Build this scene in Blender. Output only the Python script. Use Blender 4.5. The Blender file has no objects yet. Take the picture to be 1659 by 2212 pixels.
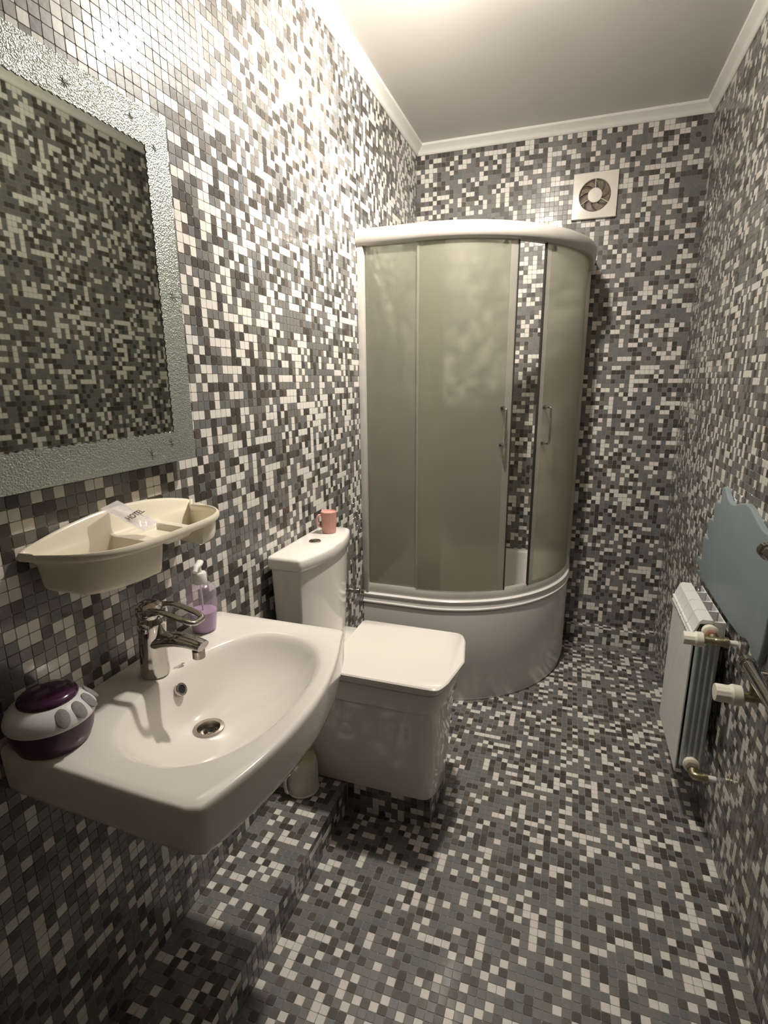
import bpy, bmesh, math, random
import numpy as np
from mathutils import Vector, Matrix, Euler
random.seed(7); RNG = np.random.default_rng(11)
PI = math.pi
SC = bpy.context.scene
COL = SC.collection

# ------------------------------------------------------------------ camera, light, exposure
W, D, H, HC = 1.322, 2.945, 2.548, 2.505      # room width, depth, ceiling, underside of cornice
YB = -0.75                                    # wall behind the camera
YAW, PITCH, ROLL, FPX = -0.3339, -0.2396, -0.0096, 1152.8
CAMP = Vector((0.827, 0.0, 1.4))

def cam_axes():
    f = Vector((math.sin(YAW)*math.cos(PITCH), math.cos(YAW)*math.cos(PITCH), math.sin(PITCH)))
    r0 = Vector((math.cos(YAW), -math.sin(YAW), 0)); u0 = r0.cross(f)
    r = r0*math.cos(ROLL) + u0*math.sin(ROLL); u = -r0*math.sin(ROLL) + u0*math.cos(ROLL)
    return r, u, f
CR, CU, CF = cam_axes()
cd = bpy.data.cameras.new('camera'); cam = bpy.data.objects.new('camera', cd); COL.objects.link(cam)
cd.sensor_fit = 'HORIZONTAL'; cd.sensor_width = 36.0; cd.lens = FPX/1659*36.0; cd.clip_start = 0.02
m = Matrix.Identity(4)
for i in range(3):
    m[i][0] = CR[i]; m[i][1] = CU[i]; m[i][2] = -CF[i]; m[i][3] = CAMP[i]
cam.matrix_world = m
SC.camera = cam

world = bpy.data.worlds.new('world'); SC.world = world; world.use_nodes = True
world.node_tree.nodes['Background'].inputs[0].default_value = (0.9, 0.93, 1, 1)
world.node_tree.nodes['Background'].inputs[1].default_value = 0.02
SC.view_settings.view_transform = 'Standard'
try: SC.view_settings.look = 'None'
except Exception: pass
SC.view_settings.gamma = 1.0
SC.view_settings.use_curve_mapping = False
SC.view_settings.exposure = 0.0
BULB_STRENGTH = 60.0
BULB_COL = (1.0, 0.925, 0.825)
LX, LY, LZ = 0.59, 1.60, 2.435                # the reflector bulb under the middle of the ceiling
for kind, watts in (('POINT', 29.0), ('SPOT', 190.0)):
    ld = bpy.data.lights.new('bulb_light', kind); ld.energy = watts; ld.color = BULB_COL; ld.shadow_soft_size = 0.030
    lo = bpy.data.objects.new('bulb_light', ld); COL.objects.link(lo); lo.location = (LX, LY, LZ)
    if kind == 'SPOT':
        ld.spot_size = math.radians(165); ld.spot_blend = 1.0
        lo.rotation_euler = Vector((-0.52, 0.36, -0.80)).to_track_quat('-Z', 'Y').to_euler()

# ------------------------------------------------------------------ materials
def mat(name, col, rough=0.5, metal=0.0, spec=0.5, noise=0.0, nscale=30, bump=0.0, bscale=60,
        coat=0.0, trans=0.0, ior=1.45, emit=None, es=0.0, sss=0.0):
    m = bpy.data.materials.new(name); m.use_nodes = True
    nt = m.node_tree; b = nt.nodes['Principled BSDF']
    b.inputs['Base Color'].default_value = (*col, 1)
    b.inputs['Roughness'].default_value = rough
    b.inputs['Metallic'].default_value = metal
    b.inputs['Specular IOR Level'].default_value = spec
    b.inputs['IOR'].default_value = ior
    b.inputs['Coat Weight'].default_value = coat
    b.inputs['Coat Roughness'].default_value = 0.09
    b.inputs['Transmission Weight'].default_value = trans
    if emit:
        b.inputs['Emission Color'].default_value = (*emit, 1); b.inputs['Emission Strength'].default_value = es
    tc = nt.nodes.new('ShaderNodeTexCoord')
    if noise:
        n = nt.nodes.new('ShaderNodeTexNoise'); n.inputs['Scale'].default_value = nscale; n.inputs['Detail'].default_value = 4
        mx = nt.nodes.new('ShaderNodeMix'); mx.data_type = 'RGBA'; mx.blend_type = 'MULTIPLY'
        rp = nt.nodes.new('ShaderNodeMapRange'); rp.inputs['To Min'].default_value = 1-noise; rp.inputs['To Max'].default_value = 1+noise*0.6
        rp.inputs['From Min'].default_value = 0.3; rp.inputs['From Max'].default_value = 0.7
        nt.links.new(tc.outputs['Object'], n.inputs['Vector'])
        nt.links.new(n.outputs['Fac'], rp.inputs['Value'])
        mx.inputs[0].default_value = 1.0; mx.inputs[6].default_value = (*col, 1)
        nt.links.new(rp.outputs[0], mx.inputs[7])
        nt.links.new(mx.outputs[2], b.inputs['Base Color'])
    if bump:
        n = nt.nodes.new('ShaderNodeTexNoise'); n.inputs['Scale'].default_value = bscale; n.inputs['Detail'].default_value = 3
        bp = nt.nodes.new('ShaderNodeBump'); bp.inputs['Strength'].default_value = bump; bp.inputs['Distance'].default_value = 0.002
        nt.links.new(tc.outputs['Object'], n.inputs['Vector'])
        nt.links.new(n.outputs['Fac'], bp.inputs['Height']); nt.links.new(bp.outputs[0], b.inputs['Normal'])
    return m

M = {}
M['tile_white'] = mat('tile_white', (0.74, 0.71, 0.66), 0.42, coat=0.7, noise=0.06, nscale=90, bump=0.25, bscale=70)
M['tile_grey'] = mat('tile_grey', (0.182, 0.174, 0.163), 0.42, coat=0.7, noise=0.10, nscale=90, bump=0.25, bscale=70)
M['tile_blue'] = mat('tile_blue', (0.150, 0.155, 0.158), 0.42, coat=0.7, noise=0.10, nscale=90, bump=0.25, bscale=70)
M['tile_brown'] = mat('tile_brown', (0.105, 0.088, 0.075), 0.42, coat=0.7, noise=0.15, nscale=90, bump=0.25, bscale=70)
M['tile_dark'] = mat('tile_dark', (0.060, 0.053, 0.046), 0.42, coat=0.7, noise=0.18, nscale=90, bump=0.25, bscale=70)
TILES = ['tile_white', 'tile_grey', 'tile_blue', 'tile_brown', 'tile_dark']
M['grout'] = mat('grout', (0.29, 0.27, 0.245), 0.85, noise=0.2, nscale=25)
M['ceiling'] = mat('ceiling', (0.74, 0.715, 0.68), 0.33, spec=0.5, noise=0.02, nscale=3)
M['plaster'] = mat('plaster', (0.2, 0.19, 0.18), 0.8, noise=0.05, nscale=4)
M['cornice'] = mat('cornice', (0.86, 0.84, 0.80), 0.6, noise=0.03, nscale=20)
M['ceramic'] = mat('ceramic', (0.83, 0.79, 0.74), 0.10, coat=0.4, noise=0.015, nscale=6)
M['acrylic'] = mat('acrylic', (0.78, 0.76, 0.73), 0.22, noise=0.02, nscale=5)
M['cream'] = mat('cream', (0.84, 0.78, 0.64), 0.28, noise=0.03, nscale=15)
M['chrome'] = mat('chrome', (0.56, 0.54, 0.51), 0.08, metal=1.0, noise=0.05, nscale=40)
M['alu'] = mat('alu', (0.80, 0.77, 0.72), 0.42, metal=0.65, noise=0.03, nscale=20)
M['alu_light'] = mat('alu_light', (0.50, 0.475, 0.44), 0.34, metal=0.15, noise=0.03, nscale=20)
M['steel'] = mat('steel', (0.42, 0.38, 0.34), 0.28, metal=1.0, noise=0.08, nscale=60)
M['brass'] = mat('brass', (0.42, 0.36, 0.24), 0.33, metal=0.9, noise=0.3, nscale=60)
M['copper'] = mat('copper', (0.62, 0.33, 0.22), 0.35, metal=0.9, noise=0.2, nscale=60)
M['valve_plastic'] = mat('valve_plastic', (0.80, 0.77, 0.66), 0.4, noise=0.05, nscale=40)
M['radiator'] = mat('radiator', (0.74, 0.74, 0.73), 0.35, noise=0.03, nscale=25)
M['radiator_raw'] = mat('radiator_raw', (0.40, 0.45, 0.46), 0.5, noise=0.1, nscale=30)
M['pipe_white'] = mat('pipe_white', (0.8, 0.78, 0.74), 0.4)
M['blue'] = mat('blue', (0.235, 0.285, 0.305), 0.42, noise=0.05, nscale=9)
M['rubber'] = mat('rubber', (0.03, 0.028, 0.025), 0.5)
M['seal'] = mat('seal', (0.42, 0.41, 0.36), 0.35, noise=0.05)
M['fan_plastic'] = mat('fan_plastic', (0.80, 0.76, 0.69), 0.22, noise=0.03)
M['fan_blade'] = mat('fan_blade', (0.26, 0.22, 0.17), 0.3, noise=0.35, nscale=80)
M['fan_dark'] = mat('fan_dark', (0.10, 0.085, 0.07), 0.6, noise=0.3, nscale=50)
M['purple'] = mat('purple', (0.055, 0.012, 0.05), 0.16, coat=0.5, noise=0.2)
M['purple_base'] = mat('purple_base', (0.075, 0.025, 0.065), 0.3, noise=0.2)
M['white_plastic'] = mat('white_plastic', (0.74, 0.73, 0.74), 0.3, noise=0.02)
M['grey_pad'] = mat('grey_pad', (0.25, 0.245, 0.24), 0.7, noise=0.2, nscale=300)
M['lavender'] = mat('lavender', (0.60, 0.43, 0.64), 0.35, noise=0.05)
M['pump'] = mat('pump', (0.80, 0.77, 0.73), 0.35)
M['pink'] = mat('pink', (0.62, 0.33, 0.28), 0.55, noise=0.08, nscale=60)
M['pot'] = mat('pot', (0.72, 0.68, 0.60), 0.3, noise=0.08, nscale=20)
M['pot_rim'] = mat('pot_rim', (0.72, 0.66, 0.38), 0.35, noise=0.05)
M['ink'] = mat('ink', (0.05, 0.04, 0.04), 0.6)
M['logo'] = mat('logo', (0.28, 0.26, 0.24), 0.5)
M['hole'] = mat('hole', (0.012, 0.01, 0.008), 0.7)
M['socket'] = mat('socket', (0.75, 0.73, 0.7), 0.4)
M['hose'] = mat('hose', (0.45, 0.43, 0.4), 0.3, metal=0.9, bump=0.4, bscale=400)
M['door'] = mat('door', (0.42, 0.30, 0.2), 0.45, noise=0.2, nscale=8)
M['bulb'] = mat('bulb', (1, 1, 1), 0.4, emit=BULB_COL, es=BULB_STRENGTH)

def mirror_mat():
    m = mat('mirror', (0.38, 0.395, 0.35), 0.02, metal=1.0, noise=0.03, nscale=10); return m
M['mirror'] = mirror_mat()

def frosted_border():
    m = bpy.data.materials.new('frosted_border'); m.use_nodes = True; nt = m.node_tree
    b = nt.nodes['Principled BSDF']; b.inputs['Metallic'].default_value = 0.75
    b.inputs['Base Color'].default_value = (0.50, 0.55, 0.51, 1)
    b.inputs['Roughness'].default_value = 0.30
    tc = nt.nodes.new('ShaderNodeTexCoord')
    v = nt.nodes.new('ShaderNodeTexVoronoi'); v.inputs['Scale'].default_value = 330; v.feature = 'F1'
    v.inputs['Randomness'].default_value = 1.0
    n = nt.nodes.new('ShaderNodeTexNoise'); n.inputs['Scale'].default_value = 120; n.inputs['Detail'].default_value = 5
    ad = nt.nodes.new('ShaderNodeMath'); ad.operation = 'ADD'
    bp = nt.nodes.new('ShaderNodeBump'); bp.inputs['Strength'].default_value = 1.0; bp.inputs['Distance'].default_value = 0.0011
    for s in (v, n): nt.links.new(tc.outputs['Object'], s.inputs['Vector'])
    nt.links.new(v.outputs['Distance'], ad.inputs[0]); nt.links.new(n.outputs['Fac'], ad.inputs[1])
    nt.links.new(ad.outputs[0], bp.inputs['Height']); nt.links.new(bp.outputs[0], b.inputs['Normal'])
    return m
M['frosted_border'] = frosted_border()

def frosted_glass():
    m = bpy.data.materials.new('frosted_glass'); m.use_nodes = True; nt = m.node_tree
    nt.nodes.remove(nt.nodes['Principled BSDF']); out = nt.nodes['Material Output']
    df = nt.nodes.new('ShaderNodeBsdfDiffuse'); df.inputs[0].default_value = (0.60, 0.58, 0.51, 1)
    tl = nt.nodes.new('ShaderNodeBsdfTranslucent'); tl.inputs[0].default_value = (0.80, 0.785, 0.69, 1)
    rf = nt.nodes.new('ShaderNodeBsdfRefraction'); rf.inputs['Color'].default_value = (0.88, 0.885, 0.81, 1)
    rf.inputs['Roughness'].default_value = 0.24; rf.inputs['IOR'].default_value = 1.30
    gl = nt.nodes.new('ShaderNodeBsdfGlossy'); gl.inputs['Color'].default_value = (0.9, 0.9, 0.86, 1); gl.inputs['Roughness'].default_value = 0.34
    a = nt.nodes.new('ShaderNodeMixShader'); a.inputs[0].default_value = 0.68
    nt.links.new(df.outputs[0], a.inputs[1]); nt.links.new(tl.outputs[0], a.inputs[2])
    b = nt.nodes.new('ShaderNodeMixShader'); b.inputs[0].default_value = 0.62
    nt.links.new(a.outputs[0], b.inputs[1]); nt.links.new(rf.outputs[0], b.inputs[2])
    c = nt.nodes.new('ShaderNodeMixShader'); c.inputs[0].default_value = 0.07
    nt.links.new(b.outputs[0], c.inputs[1]); nt.links.new(gl.outputs[0], c.inputs[2])
    nt.links.new(c.outputs[0], out.inputs['Surface'])
    return m
M['frosted_glass'] = frosted_glass()

def clear_plastic(name, col, fac=0.30, rough=0.08, bump=0.0):
    m = bpy.data.materials.new(name); m.use_nodes = True; nt = m.node_tree
    b = nt.nodes['Principled BSDF']; b.inputs['Base Color'].default_value = (*col, 1); b.inputs['Roughness'].default_value = rough
    b.inputs['Coat Weight'].default_value = 1.0
    tr = nt.nodes.new('ShaderNodeBsdfTransparent'); tr.inputs[0].default_value = (0.96, 0.94, 0.97, 1)
    fr = nt.nodes.new('ShaderNodeLayerWeight'); fr.inputs['Blend'].default_value = 0.35
    mr = nt.nodes.new('ShaderNodeMapRange'); mr.inputs['To Min'].default_value = fac*0.55; mr.inputs['To Max'].default_value = min(1, fac*2.4)
    nt.links.new(fr.outputs['Facing'], mr.inputs['Value'])
    mx = nt.nodes.new('ShaderNodeMixShader'); nt.links.new(mr.outputs[0], mx.inputs[0])
    nt.links.new(tr.outputs[0], mx.inputs[1]); nt.links.new(b.outputs[0], mx.inputs[2])
    nt.links.new(mx.outputs[0], nt.nodes['Material Output'].inputs['Surface'])
    if bump:
        tc = nt.nodes.new('ShaderNodeTexCoord'); n = nt.nodes.new('ShaderNodeTexNoise'); n.inputs['Scale'].default_value = 90
        bp = nt.nodes.new('ShaderNodeBump'); bp.inputs['Strength'].default_value = bump; bp.inputs['Distance'].default_value = 0.004
        nt.links.new(tc.outputs['Object'], n.inputs['Vector']); nt.links.new(n.outputs['Fac'], bp.inputs['Height'])
        nt.links.new(bp.outputs[0], b.inputs['Normal'])
    return m
M['bottle'] = clear_plastic('bottle', (0.62, 0.52, 0.64), 0.30, bump=0.3)
M['clear_strip'] = clear_plastic('clear_strip', (0.62, 0.60, 0.53), 0.34, rough=0.3)
M['sachet'] = clear_plastic('sachet', (0.86, 0.84, 0.82), 0.42, bump=0.6)

# ------------------------------------------------------------------ helpers
def link(name, me, m, parent=None, smooth=None, label=None):
    o = bpy.data.objects.new(name, me); COL.objects.link(o)
    if m is not None and not me.materials: me.materials.append(M[m] if isinstance(m, str) else m)
    if parent is not None: o.parent = parent
    if label: o['label'] = label
    return o
def tag(o, label, cat, group=None, kind=None):
    o['label'] = label; o['category'] = cat
    if group: o['group'] = group
    if kind: o['kind'] = kind
    return o
def thing(name, label, cat, loc=(0, 0, 0), group=None):
    o = bpy.data.objects.new(name, None); COL.objects.link(o); o.location = loc; o.empty_display_size = 0.05
    return tag(o, label, cat, group)
def fin(bm, name, m, parent=None, angle=40, label=None, loc=None):
    bmesh.ops.recalc_face_normals(bm, faces=bm.faces[:])
    me = bpy.data.meshes.new(name); bm.to_mesh(me); bm.free()
    if angle:
        for p in me.polygons: p.use_smooth = True
        try: me.set_sharp_from_angle(angle=math.radians(angle))
        except Exception: pass
    o = link(name, me, m, parent, label=label)
    if parent is not None:                     # meshes are written in world coordinates
        inv = Matrix.Translation(-world_loc(parent)); me.transform(inv)
    return o
def world_loc(o):
    v = Vector(o.location)
    while o.parent is not None:
        o = o.parent; v = v + Vector(o.location)
    return v
def NB(): return bmesh.new()
def box(bm, x0, x1, y0, y1, z0, z1, bev=0.0, seg=2):
    r = bmesh.ops.create_cube(bm, size=1.0); vs = r['verts']
    for v in vs:
        v.co = Vector(((x0+x1)/2 + v.co.x*(x1-x0), (y0+y1)/2 + v.co.y*(y1-y0), (z0+z1)/2 + v.co.z*(z1-z0)))
    if bev:
        es = list({e for v in vs for e in v.link_edges})
        bmesh.ops.bevel(bm, geom=es, offset=bev, segments=seg, profile=0.5, affect='EDGES')
    return vs
def loft(bm, rings, close=True, cap0=True, cap1=True):
    R = [[bm.verts.new(p) for p in r] for r in rings]; n = len(R[0])
    for a, b in zip(R[:-1], R[1:]):
        for i in range(n if close else n-1):
            j = (i+1) % n
            bm.faces.new((a[i], a[j], b[j], b[i]))
    if cap0: bm.faces.new(R[0][::-1])
    if cap1: bm.faces.new(R[-1])
    return R
def lathe(bm, prof, c=(0, 0, 0), axis='z', n=32, cap0=True, cap1=True, sx=1, sy=1):
    rings = []
    for r, h in prof:
        ring = []
        for i in range(n):
            a = 2*PI*i/n; p = (r*math.cos(a)*sx, r*math.sin(a)*sy)
            if axis == 'z': q = (p[0], p[1], h)
            elif axis == 'x': q = (h, p[0], p[1])
            else: q = (p[0], h, p[1])
            ring.append(Vector(q)+Vector(c))
        rings.append(ring)
    return loft(bm, rings, True, cap0, cap1)
def frame_rings(path, rad, n=12, closed=False, flat=1.0, up=None):
    path = [Vector(p) for p in path]; L = len(path); rings = []
    t0 = (path[1]-path[0]).normalized()
    u = Vector(up) if up else (Vector((0, 0, 1)) if abs(t0.z) < 0.9 else Vector((1, 0, 0)))
    for k in range(L):
        if closed: t = (path[(k+1) % L]-path[k-1]).normalized()
        else: t = (path[min(k+1, L-1)]-path[max(k-1, 0)]).normalized()
        s = t.cross(u).normalized(); uu = s.cross(t).normalized()
        if not up: u = uu
        r = rad[k] if isinstance(rad, (list, tuple)) else rad
        rx, ry = r if isinstance(r, tuple) else (r, r*flat)
        rings.append([path[k] + s*math.cos(2*PI*i/n)*rx + uu*math.sin(2*PI*i/n)*ry for i in range(n)])
    return rings
def tube(bm, path, rad, n=12, closed=False, flat=1.0, up=None):
    rings = frame_rings(path, rad, n, closed, flat, up)
    if closed: rings = rings+[rings[0]]; loft(bm, rings, True, False, False); bmesh.ops.remove_doubles(bm, verts=bm.verts[:], dist=1e-6)
    else: loft(bm, rings)
def smooth_path(pts, n=8):
    pts = [Vector(p) for p in pts]; out = []
    P = [pts[0]*2-pts[1]]+pts+[pts[-1]*2-pts[-2]]
    for i in range(1, len(P)-2):
        for k in range(n):
            t = k/n; a, b, c, d = P[i-1:i+3]
            out.append(0.5*((2*b)+(-a+c)*t+(2*a-5*b+4*c-d)*t*t+(-a+3*b-3*c+d)*t**3))
    out.append(pts[-1]); return out
def prism(bm, pts, ax, a, b, bev=0.0, seg=2):
    """extrude a closed 2D polygon along axis ax from a to b (2D = the two other axes in order)"""
    def p3(p, h):
        q = list(p); q.insert(ax, h); return Vector(q)
    A = [bm.verts.new(p3(p, a)) for p in pts]; B = [bm.verts.new(p3(p, b)) for p in pts]; n = len(pts)
    f0 = bm.faces.new(A[::-1]); f1 = bm.faces.new(B)
    for i in range(n): bm.faces.new((A[i], A[(i+1) % n], B[(i+1) % n], B[i]))
    if bev:
        es = list(set(f0.edges) | set(f1.edges))
        bmesh.ops.bevel(bm, geom=es, offset=bev, segments=seg, profile=0.5, affect='EDGES')
def slab(bm, outer, inner, ax, a, b):
    """flat ring between two closed outlines of the same count"""
    def p3(p, h):
        q = list(p); q.insert(ax, h); return Vector(q)
    n = len(outer)
    V = [[bm.verts.new(p3(p, h)) for p in loop] for loop, h in ((outer, a), (outer, b), (inner, b), (inner, a))]
    for k in range(4):
        A, B = V[k], V[(k+1) % 4]
        for i in range(n): bm.faces.new((A[i], A[(i+1) % n], B[(i+1) % n], B[i]))
def struct(o, label, cat):
    o['kind'] = 'structure'; o['label'] = label; o['category'] = cat; return o

# ------------------------------------------------------------------ room shell
G = 0.0010            # tile faces stand this much proud of the grout
def slab_obj(name, x0, x1, y0, y1, z0, z1, m, label, cat, loc=None):
    bm = NB(); box(bm, x0, x1, y0, y1, z0, z1)
    o = fin(bm, name, m, angle=0); return struct(o, label, cat)
T = 0.08
wall_left = slab_obj('wall_left', -T, -G, YB, D+T, 0, H, 'grout', 'left wall of small square mosaic tiles behind the mirror and washbasin', 'wall')
wall_right = slab_obj('wall_right', W+G, W+T, YB, D+T, 0, H, 'grout', 'right wall of grey mosaic tiles behind the radiator', 'wall')
wall_back = slab_obj('wall_back', -G, W+G, D+G, D+T, 0, H, 'grout', 'far wall of grey mosaic tiles with the fan', 'wall')
wall_front = slab_obj('wall_front', -T, W+T, YB-T, YB, 0, H, 'plaster', 'plain wall behind the camera', 'wall')
floor = slab_obj('floor', -T, W+T, YB-T, D+T, -T, -G, 'grout', 'floor of small square grey and white mosaic tiles', 'floor')
ceiling = slab_obj('ceiling', -T, W+T, YB-T, D+T, H, H+T, 'ceiling', 'smooth satin grey ceiling', 'ceiling')
# door leaf behind the camera (reflections only)
bm = NB(); box(bm, 0.35, 1.1, YB, YB+0.02, 0.0, 2.0, 0.004)
struct(fin(bm, 'door_1', 'door', angle=30), 'wooden door behind the camera', 'door')

# cornice: moulded profile, one run per wall
def cornice(name, p0, p1, inward, label):
    p0, p1, n = Vector(p0), Vector(p1), Vector(inward)
    c = H-HC
    prof = [(0, 0), (0.004, -0.0), (0.008, 0.003), (0.011, 0.010), (0.013, 0.014), (0.019, 0.020), (0.027, 0.027), (0.033, 0.031), (0.036, 0.034), (0.038, c), (0, c)]
    d = (p1-p0).normalized(); bm = NB()
    def ring(p, sgn): return [p + n*(a) + d*(a*sgn) + Vector((0, 0, HC+b)) for a, b in prof]
    loft(bm, [ring(p0, 1), ring(p1, -1)])
    return struct(fin(bm, name, 'cornice', angle=30), label, 'cornice')
cornice('trim_1', (0, D, 0), (W, D, 0), (0, -1, 0), 'white ceiling moulding along the far wall')
cornice('trim_2', (0, YB, 0), (0, D, 0), (1, 0, 0), 'white ceiling moulding along the left wall')
cornice('trim_3', (W, YB, 0), (W, D, 0), (-1, 0, 0), 'white ceiling moulding along the right wall')

STX, STZ = 0.207, 0.105
def grout_box(name, x0, x1, y0, y1, z0, z1, label, cat):
    bm = NB(); box(bm, x0, x1, y0, y1, z0, z1); return struct(fin(bm, name, 'grout', angle=0), label, cat)
step = grout_box('trim_4', 0, STX-G, -0.7, 2.06, 0, STZ-G, 'low tiled step along the foot of the left wall under the washbasin', 'step')
PX, PY0, PY1 = 0.49, 1.392, 1.612
plinth = grout_box('trim_5', STX, PX-G, PY0+G, PY1-G, 0, STZ-G, 'dark tiled plinth under the toilet', 'plinth')
LY0, LZT = 2.885, 0.09
ledge = grout_box('trim_6', 0.885, W, LY0+G, D, 0, LZT-G, 'low tiled ledge at the foot of the far wall', 'ledge')

# ------------------------------------------------------------------ mirror on the left wall
MX = 0.030
my0, my1, mz0, mz1, bw = 0.44, 0.998, 1.238, 1.902, 0.060
mir = thing('mirror', 'rectangular wall mirror with a frosted scalloped glass border', 'mirror', (0.0005, (my0+my1)/2, mz0))
bm = NB()
def scallop(y0, y1, z0, z1, n_y, n_z, amp):
    pts = []
    def side(a, b, n, nrm):
        for k in range(n*6):
            t = k/(n*6); ph = (t*n) % 1.0
            off = amp*abs(math.sin(PI*ph))+amp*0.3*math.sin(2*PI*ph+0.6)
            pts.append((a[0]+(b[0]-a[0])*t+nrm[0]*off, a[1]+(b[1]-a[1])*t+nrm[1]*off))
    side((y0, z0), (y1, z0), n_y, (0, 1)); side((y1, z0), (y1, z1), n_z, (-1, 0))
    side((y1, z1), (y0, z1), n_y, (0, -1)); side((y0, z1), (y0, z0), n_z, (1, 0))
    return pts
inner = scallop(my0+bw, my1-bw, mz0+bw, mz1-bw, 30, 38, 0.0034)
def on_rect(inner):
    out = []; n1, n2 = 30*6, 38*6
    N = len(inner)
    for k in range(N):
        if k < n1: t = k/n1; out.append((my0+(my1-my0)*t, mz0))
        elif k < n1+n2: t = (k-n1)/n2; out.append((my1, mz0+(mz1-mz0)*t))
        elif k < 2*n1+n2: t = (k-n1-n2)/n1; out.append((my1-(my1-my0)*t, mz1))
        else: t = (k-2*n1-n2)/n2; out.append((my0, mz1-(mz1-mz0)*t))
    return out
slab(bm, on_rect(inner), inner, 0, MX-0.004, MX+0.0016)
fin(bm, 'frosted_border', 'frosted_border', mir, angle=30, label='frosted textured glass border')
bm = NB(); box(bm, MX-0.0045, MX, my0+0.01, my1-0.01, mz0+0.01, mz1-0.01)
fin(bm, 'mirror_pane', 'mirror', mir, angle=0)
bm = NB(); box(bm, 0.0006, MX-0.005, my0+0.04, my1-0.04, mz0+0.03, mz1-0.03, 0.001)
fin(bm, 'backing', 'rubber', mir, angle=0)
for (sy, sz, s) in ((0.765, 1.866, 0.010), (0.905, 1.874, 0.009), (0.96, 1.842, 0.010), (0.972, 1.575, 0.013), (0.925, 1.278, 0.013), (0.865, 1.262, 0.015), (0.655, 1.868, 0.009)):
    bm = NB()
    for k in range(4):
        a = PI*k/4+0.1; L = s*(1.5 if k == 0 else 0.8)
        dy, dz = math.cos(a)*L, math.sin(a)*L
        tube(bm, [(MX+0.0018, sy-dy, sz-dz), (MX+0.0021, sy, sz), (MX+0.0018, sy+dy, sz+dz)], [0.0002, 0.0007, 0.0002], 6)
    fin(bm, 'etched_star', 'chrome' if sz < 1.3 else 'logo', mir)

# ------------------------------------------------------------------ wall shelf and sachet
shf = thing('wall_shelf', 'cream plastic boat-shaped shelf with two wells on the left wall', 'shelf', (0.0, 0.79, 1.09))
def sst(a, b, x):
    t = max(0, min(1, (x-a)/(b-a))); return t*t*(3-2*t)
def shelf_h(u, v):
    e = min(u, 1-u)*0.42; f = (1-v)*0.15; b = v*0.13
    edge = min(e, f, b+0.004)
    z = 1.138 - 0.016*sst(0.006, 0.018, edge)
    def well(u0, u1, v0, v1, dep):
        s = min((u-u0)*0.42, (u1-u)*0.42, (v-v0)*0.14, (v1-v)*0.14)
        return dep*sst(0.0, 0.007, s)
    z -= max(well(0.045, 0.40, 0.12, 0.955, 0.052), well(0.70, 0.955, 0.12, 0.93, 0.036), well(0.47, 0.66, 0.2, 0.85, 0.012))
    z += 0.032*(1-(2*u-1)**2)*(1-sst(0.0, 0.16, v))
    z -= 0.003*sst(0.012, 0.0, e+0.0) + 0.002*sst(0.01, 0, f)
    z -= 0.0
    return z
bm = NB(); NU, NV = 120, 56; grid = []
for i in range(NU+1):
    row = []
    for j in range(NV+1):
        u, v = i/NU, j/NV
        c = (2*u-1)
        fr = 0.034+0.124*(1-abs(c)**4)**0.5
        half = 0.212-0.022*v
        rnd = 1
        x = 0.0025+fr*v*rnd; y = 0.79-0.018*v+c*half
        row.append(bm.verts.new((x, y, shelf_h(u, v))))
    grid.append(row)
for i in range(NU):
    for j in range(NV): bm.faces.new((grid[i][j], grid[i+1][j], grid[i+1][j+1], grid[i][j+1]))
# rolled lip round the free edges
o = fin(bm, 'tray', 'cream', shf, angle=60)
md = o.modifiers.new('thick', 'SOLIDIFY'); md.thickness = 0.0026; md.offset = -1
bm = NB(); rim = []
def rimp(u, v):
    c = 2*u-1; fr = 0.034+0.124*(1-abs(c)**4)**0.5; half = 0.212-0.022*v; rnd = 1
    return Vector((0.0085+fr*v*rnd if v < 0.05 else 0.0025+fr*v*rnd, 0.79-0.018*v+c*half, shelf_h(u, v)-0.004+(0.001)))
for k in range(9): rim.append(rimp(0, k/8))
for k in range(1, 40): rim.append(rimp(k/40, 1))
for k in range(9): rim.append(rimp(1, 1-k/8))
tube(bm, rim, [(0.0045, 0.0075)]*len(rim), 10, up=(0, 0, 1))
fin(bm, 'rim', 'cream', shf)
for yy in (0.70, 0.86):
    bm = NB(); lathe(bm, [(0.004, 0.0022), (0.004, 0.004), (0.002, 0.005)], (0.0, yy, 1.155), 'x', 12); fin(bm, 'screw', 'chrome', shf)

# sachet leaning in the shelf: local frame a (long), b (short), c (normal)
P0 = Vector((0.020, 0.752, 1.178)); P1 = Vector((0.108, 0.772, 1.131))
sa = (P1-P0).normalized(); sb = Vector((0.02, 1, 0.0)); sb = (sb-sa*sb.dot(sa)).normalized(); sn = sa.cross(sb).normalized()
if sn.z < 0: sn = -sn
sach = thing('sachet', 'small clear sachet printed HOTEL lying in the cream wall shelf', 'sachet', tuple((P0+P1)/2))
bm = NB(); LL, WW = 0.088, 0.050; gr = []
for side in (1, -1):
    g2 = []
    for i in range(15):
        r = []
        for j in range(11):
            s, t = i/14, j/10
            e = min(s, 1-s, 1.0)*LL; f = min(t, 1-t)*WW
            th = 0.0055*sst(0.004, 0.022, min(e, f*1.3))+0.0009*math.sin(s*23+j)*sst(0.0, 0.01, min(e, f))
            r.append(bm.verts.new(P0+sa*(s*LL)+sb*((t-0.5)*WW)+sn*(side*max(th, 0.00025)+0.004)))
        g2.append(r)
    gr.append(g2)
    for i in range(14):
        for j in range(10): bm.faces.new((g2[i][j], g2[i+1][j], g2[i+1][j+1], g2[i][j+1]))
fin(bm, 'pouch', 'sachet', sach, angle=60)
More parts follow.
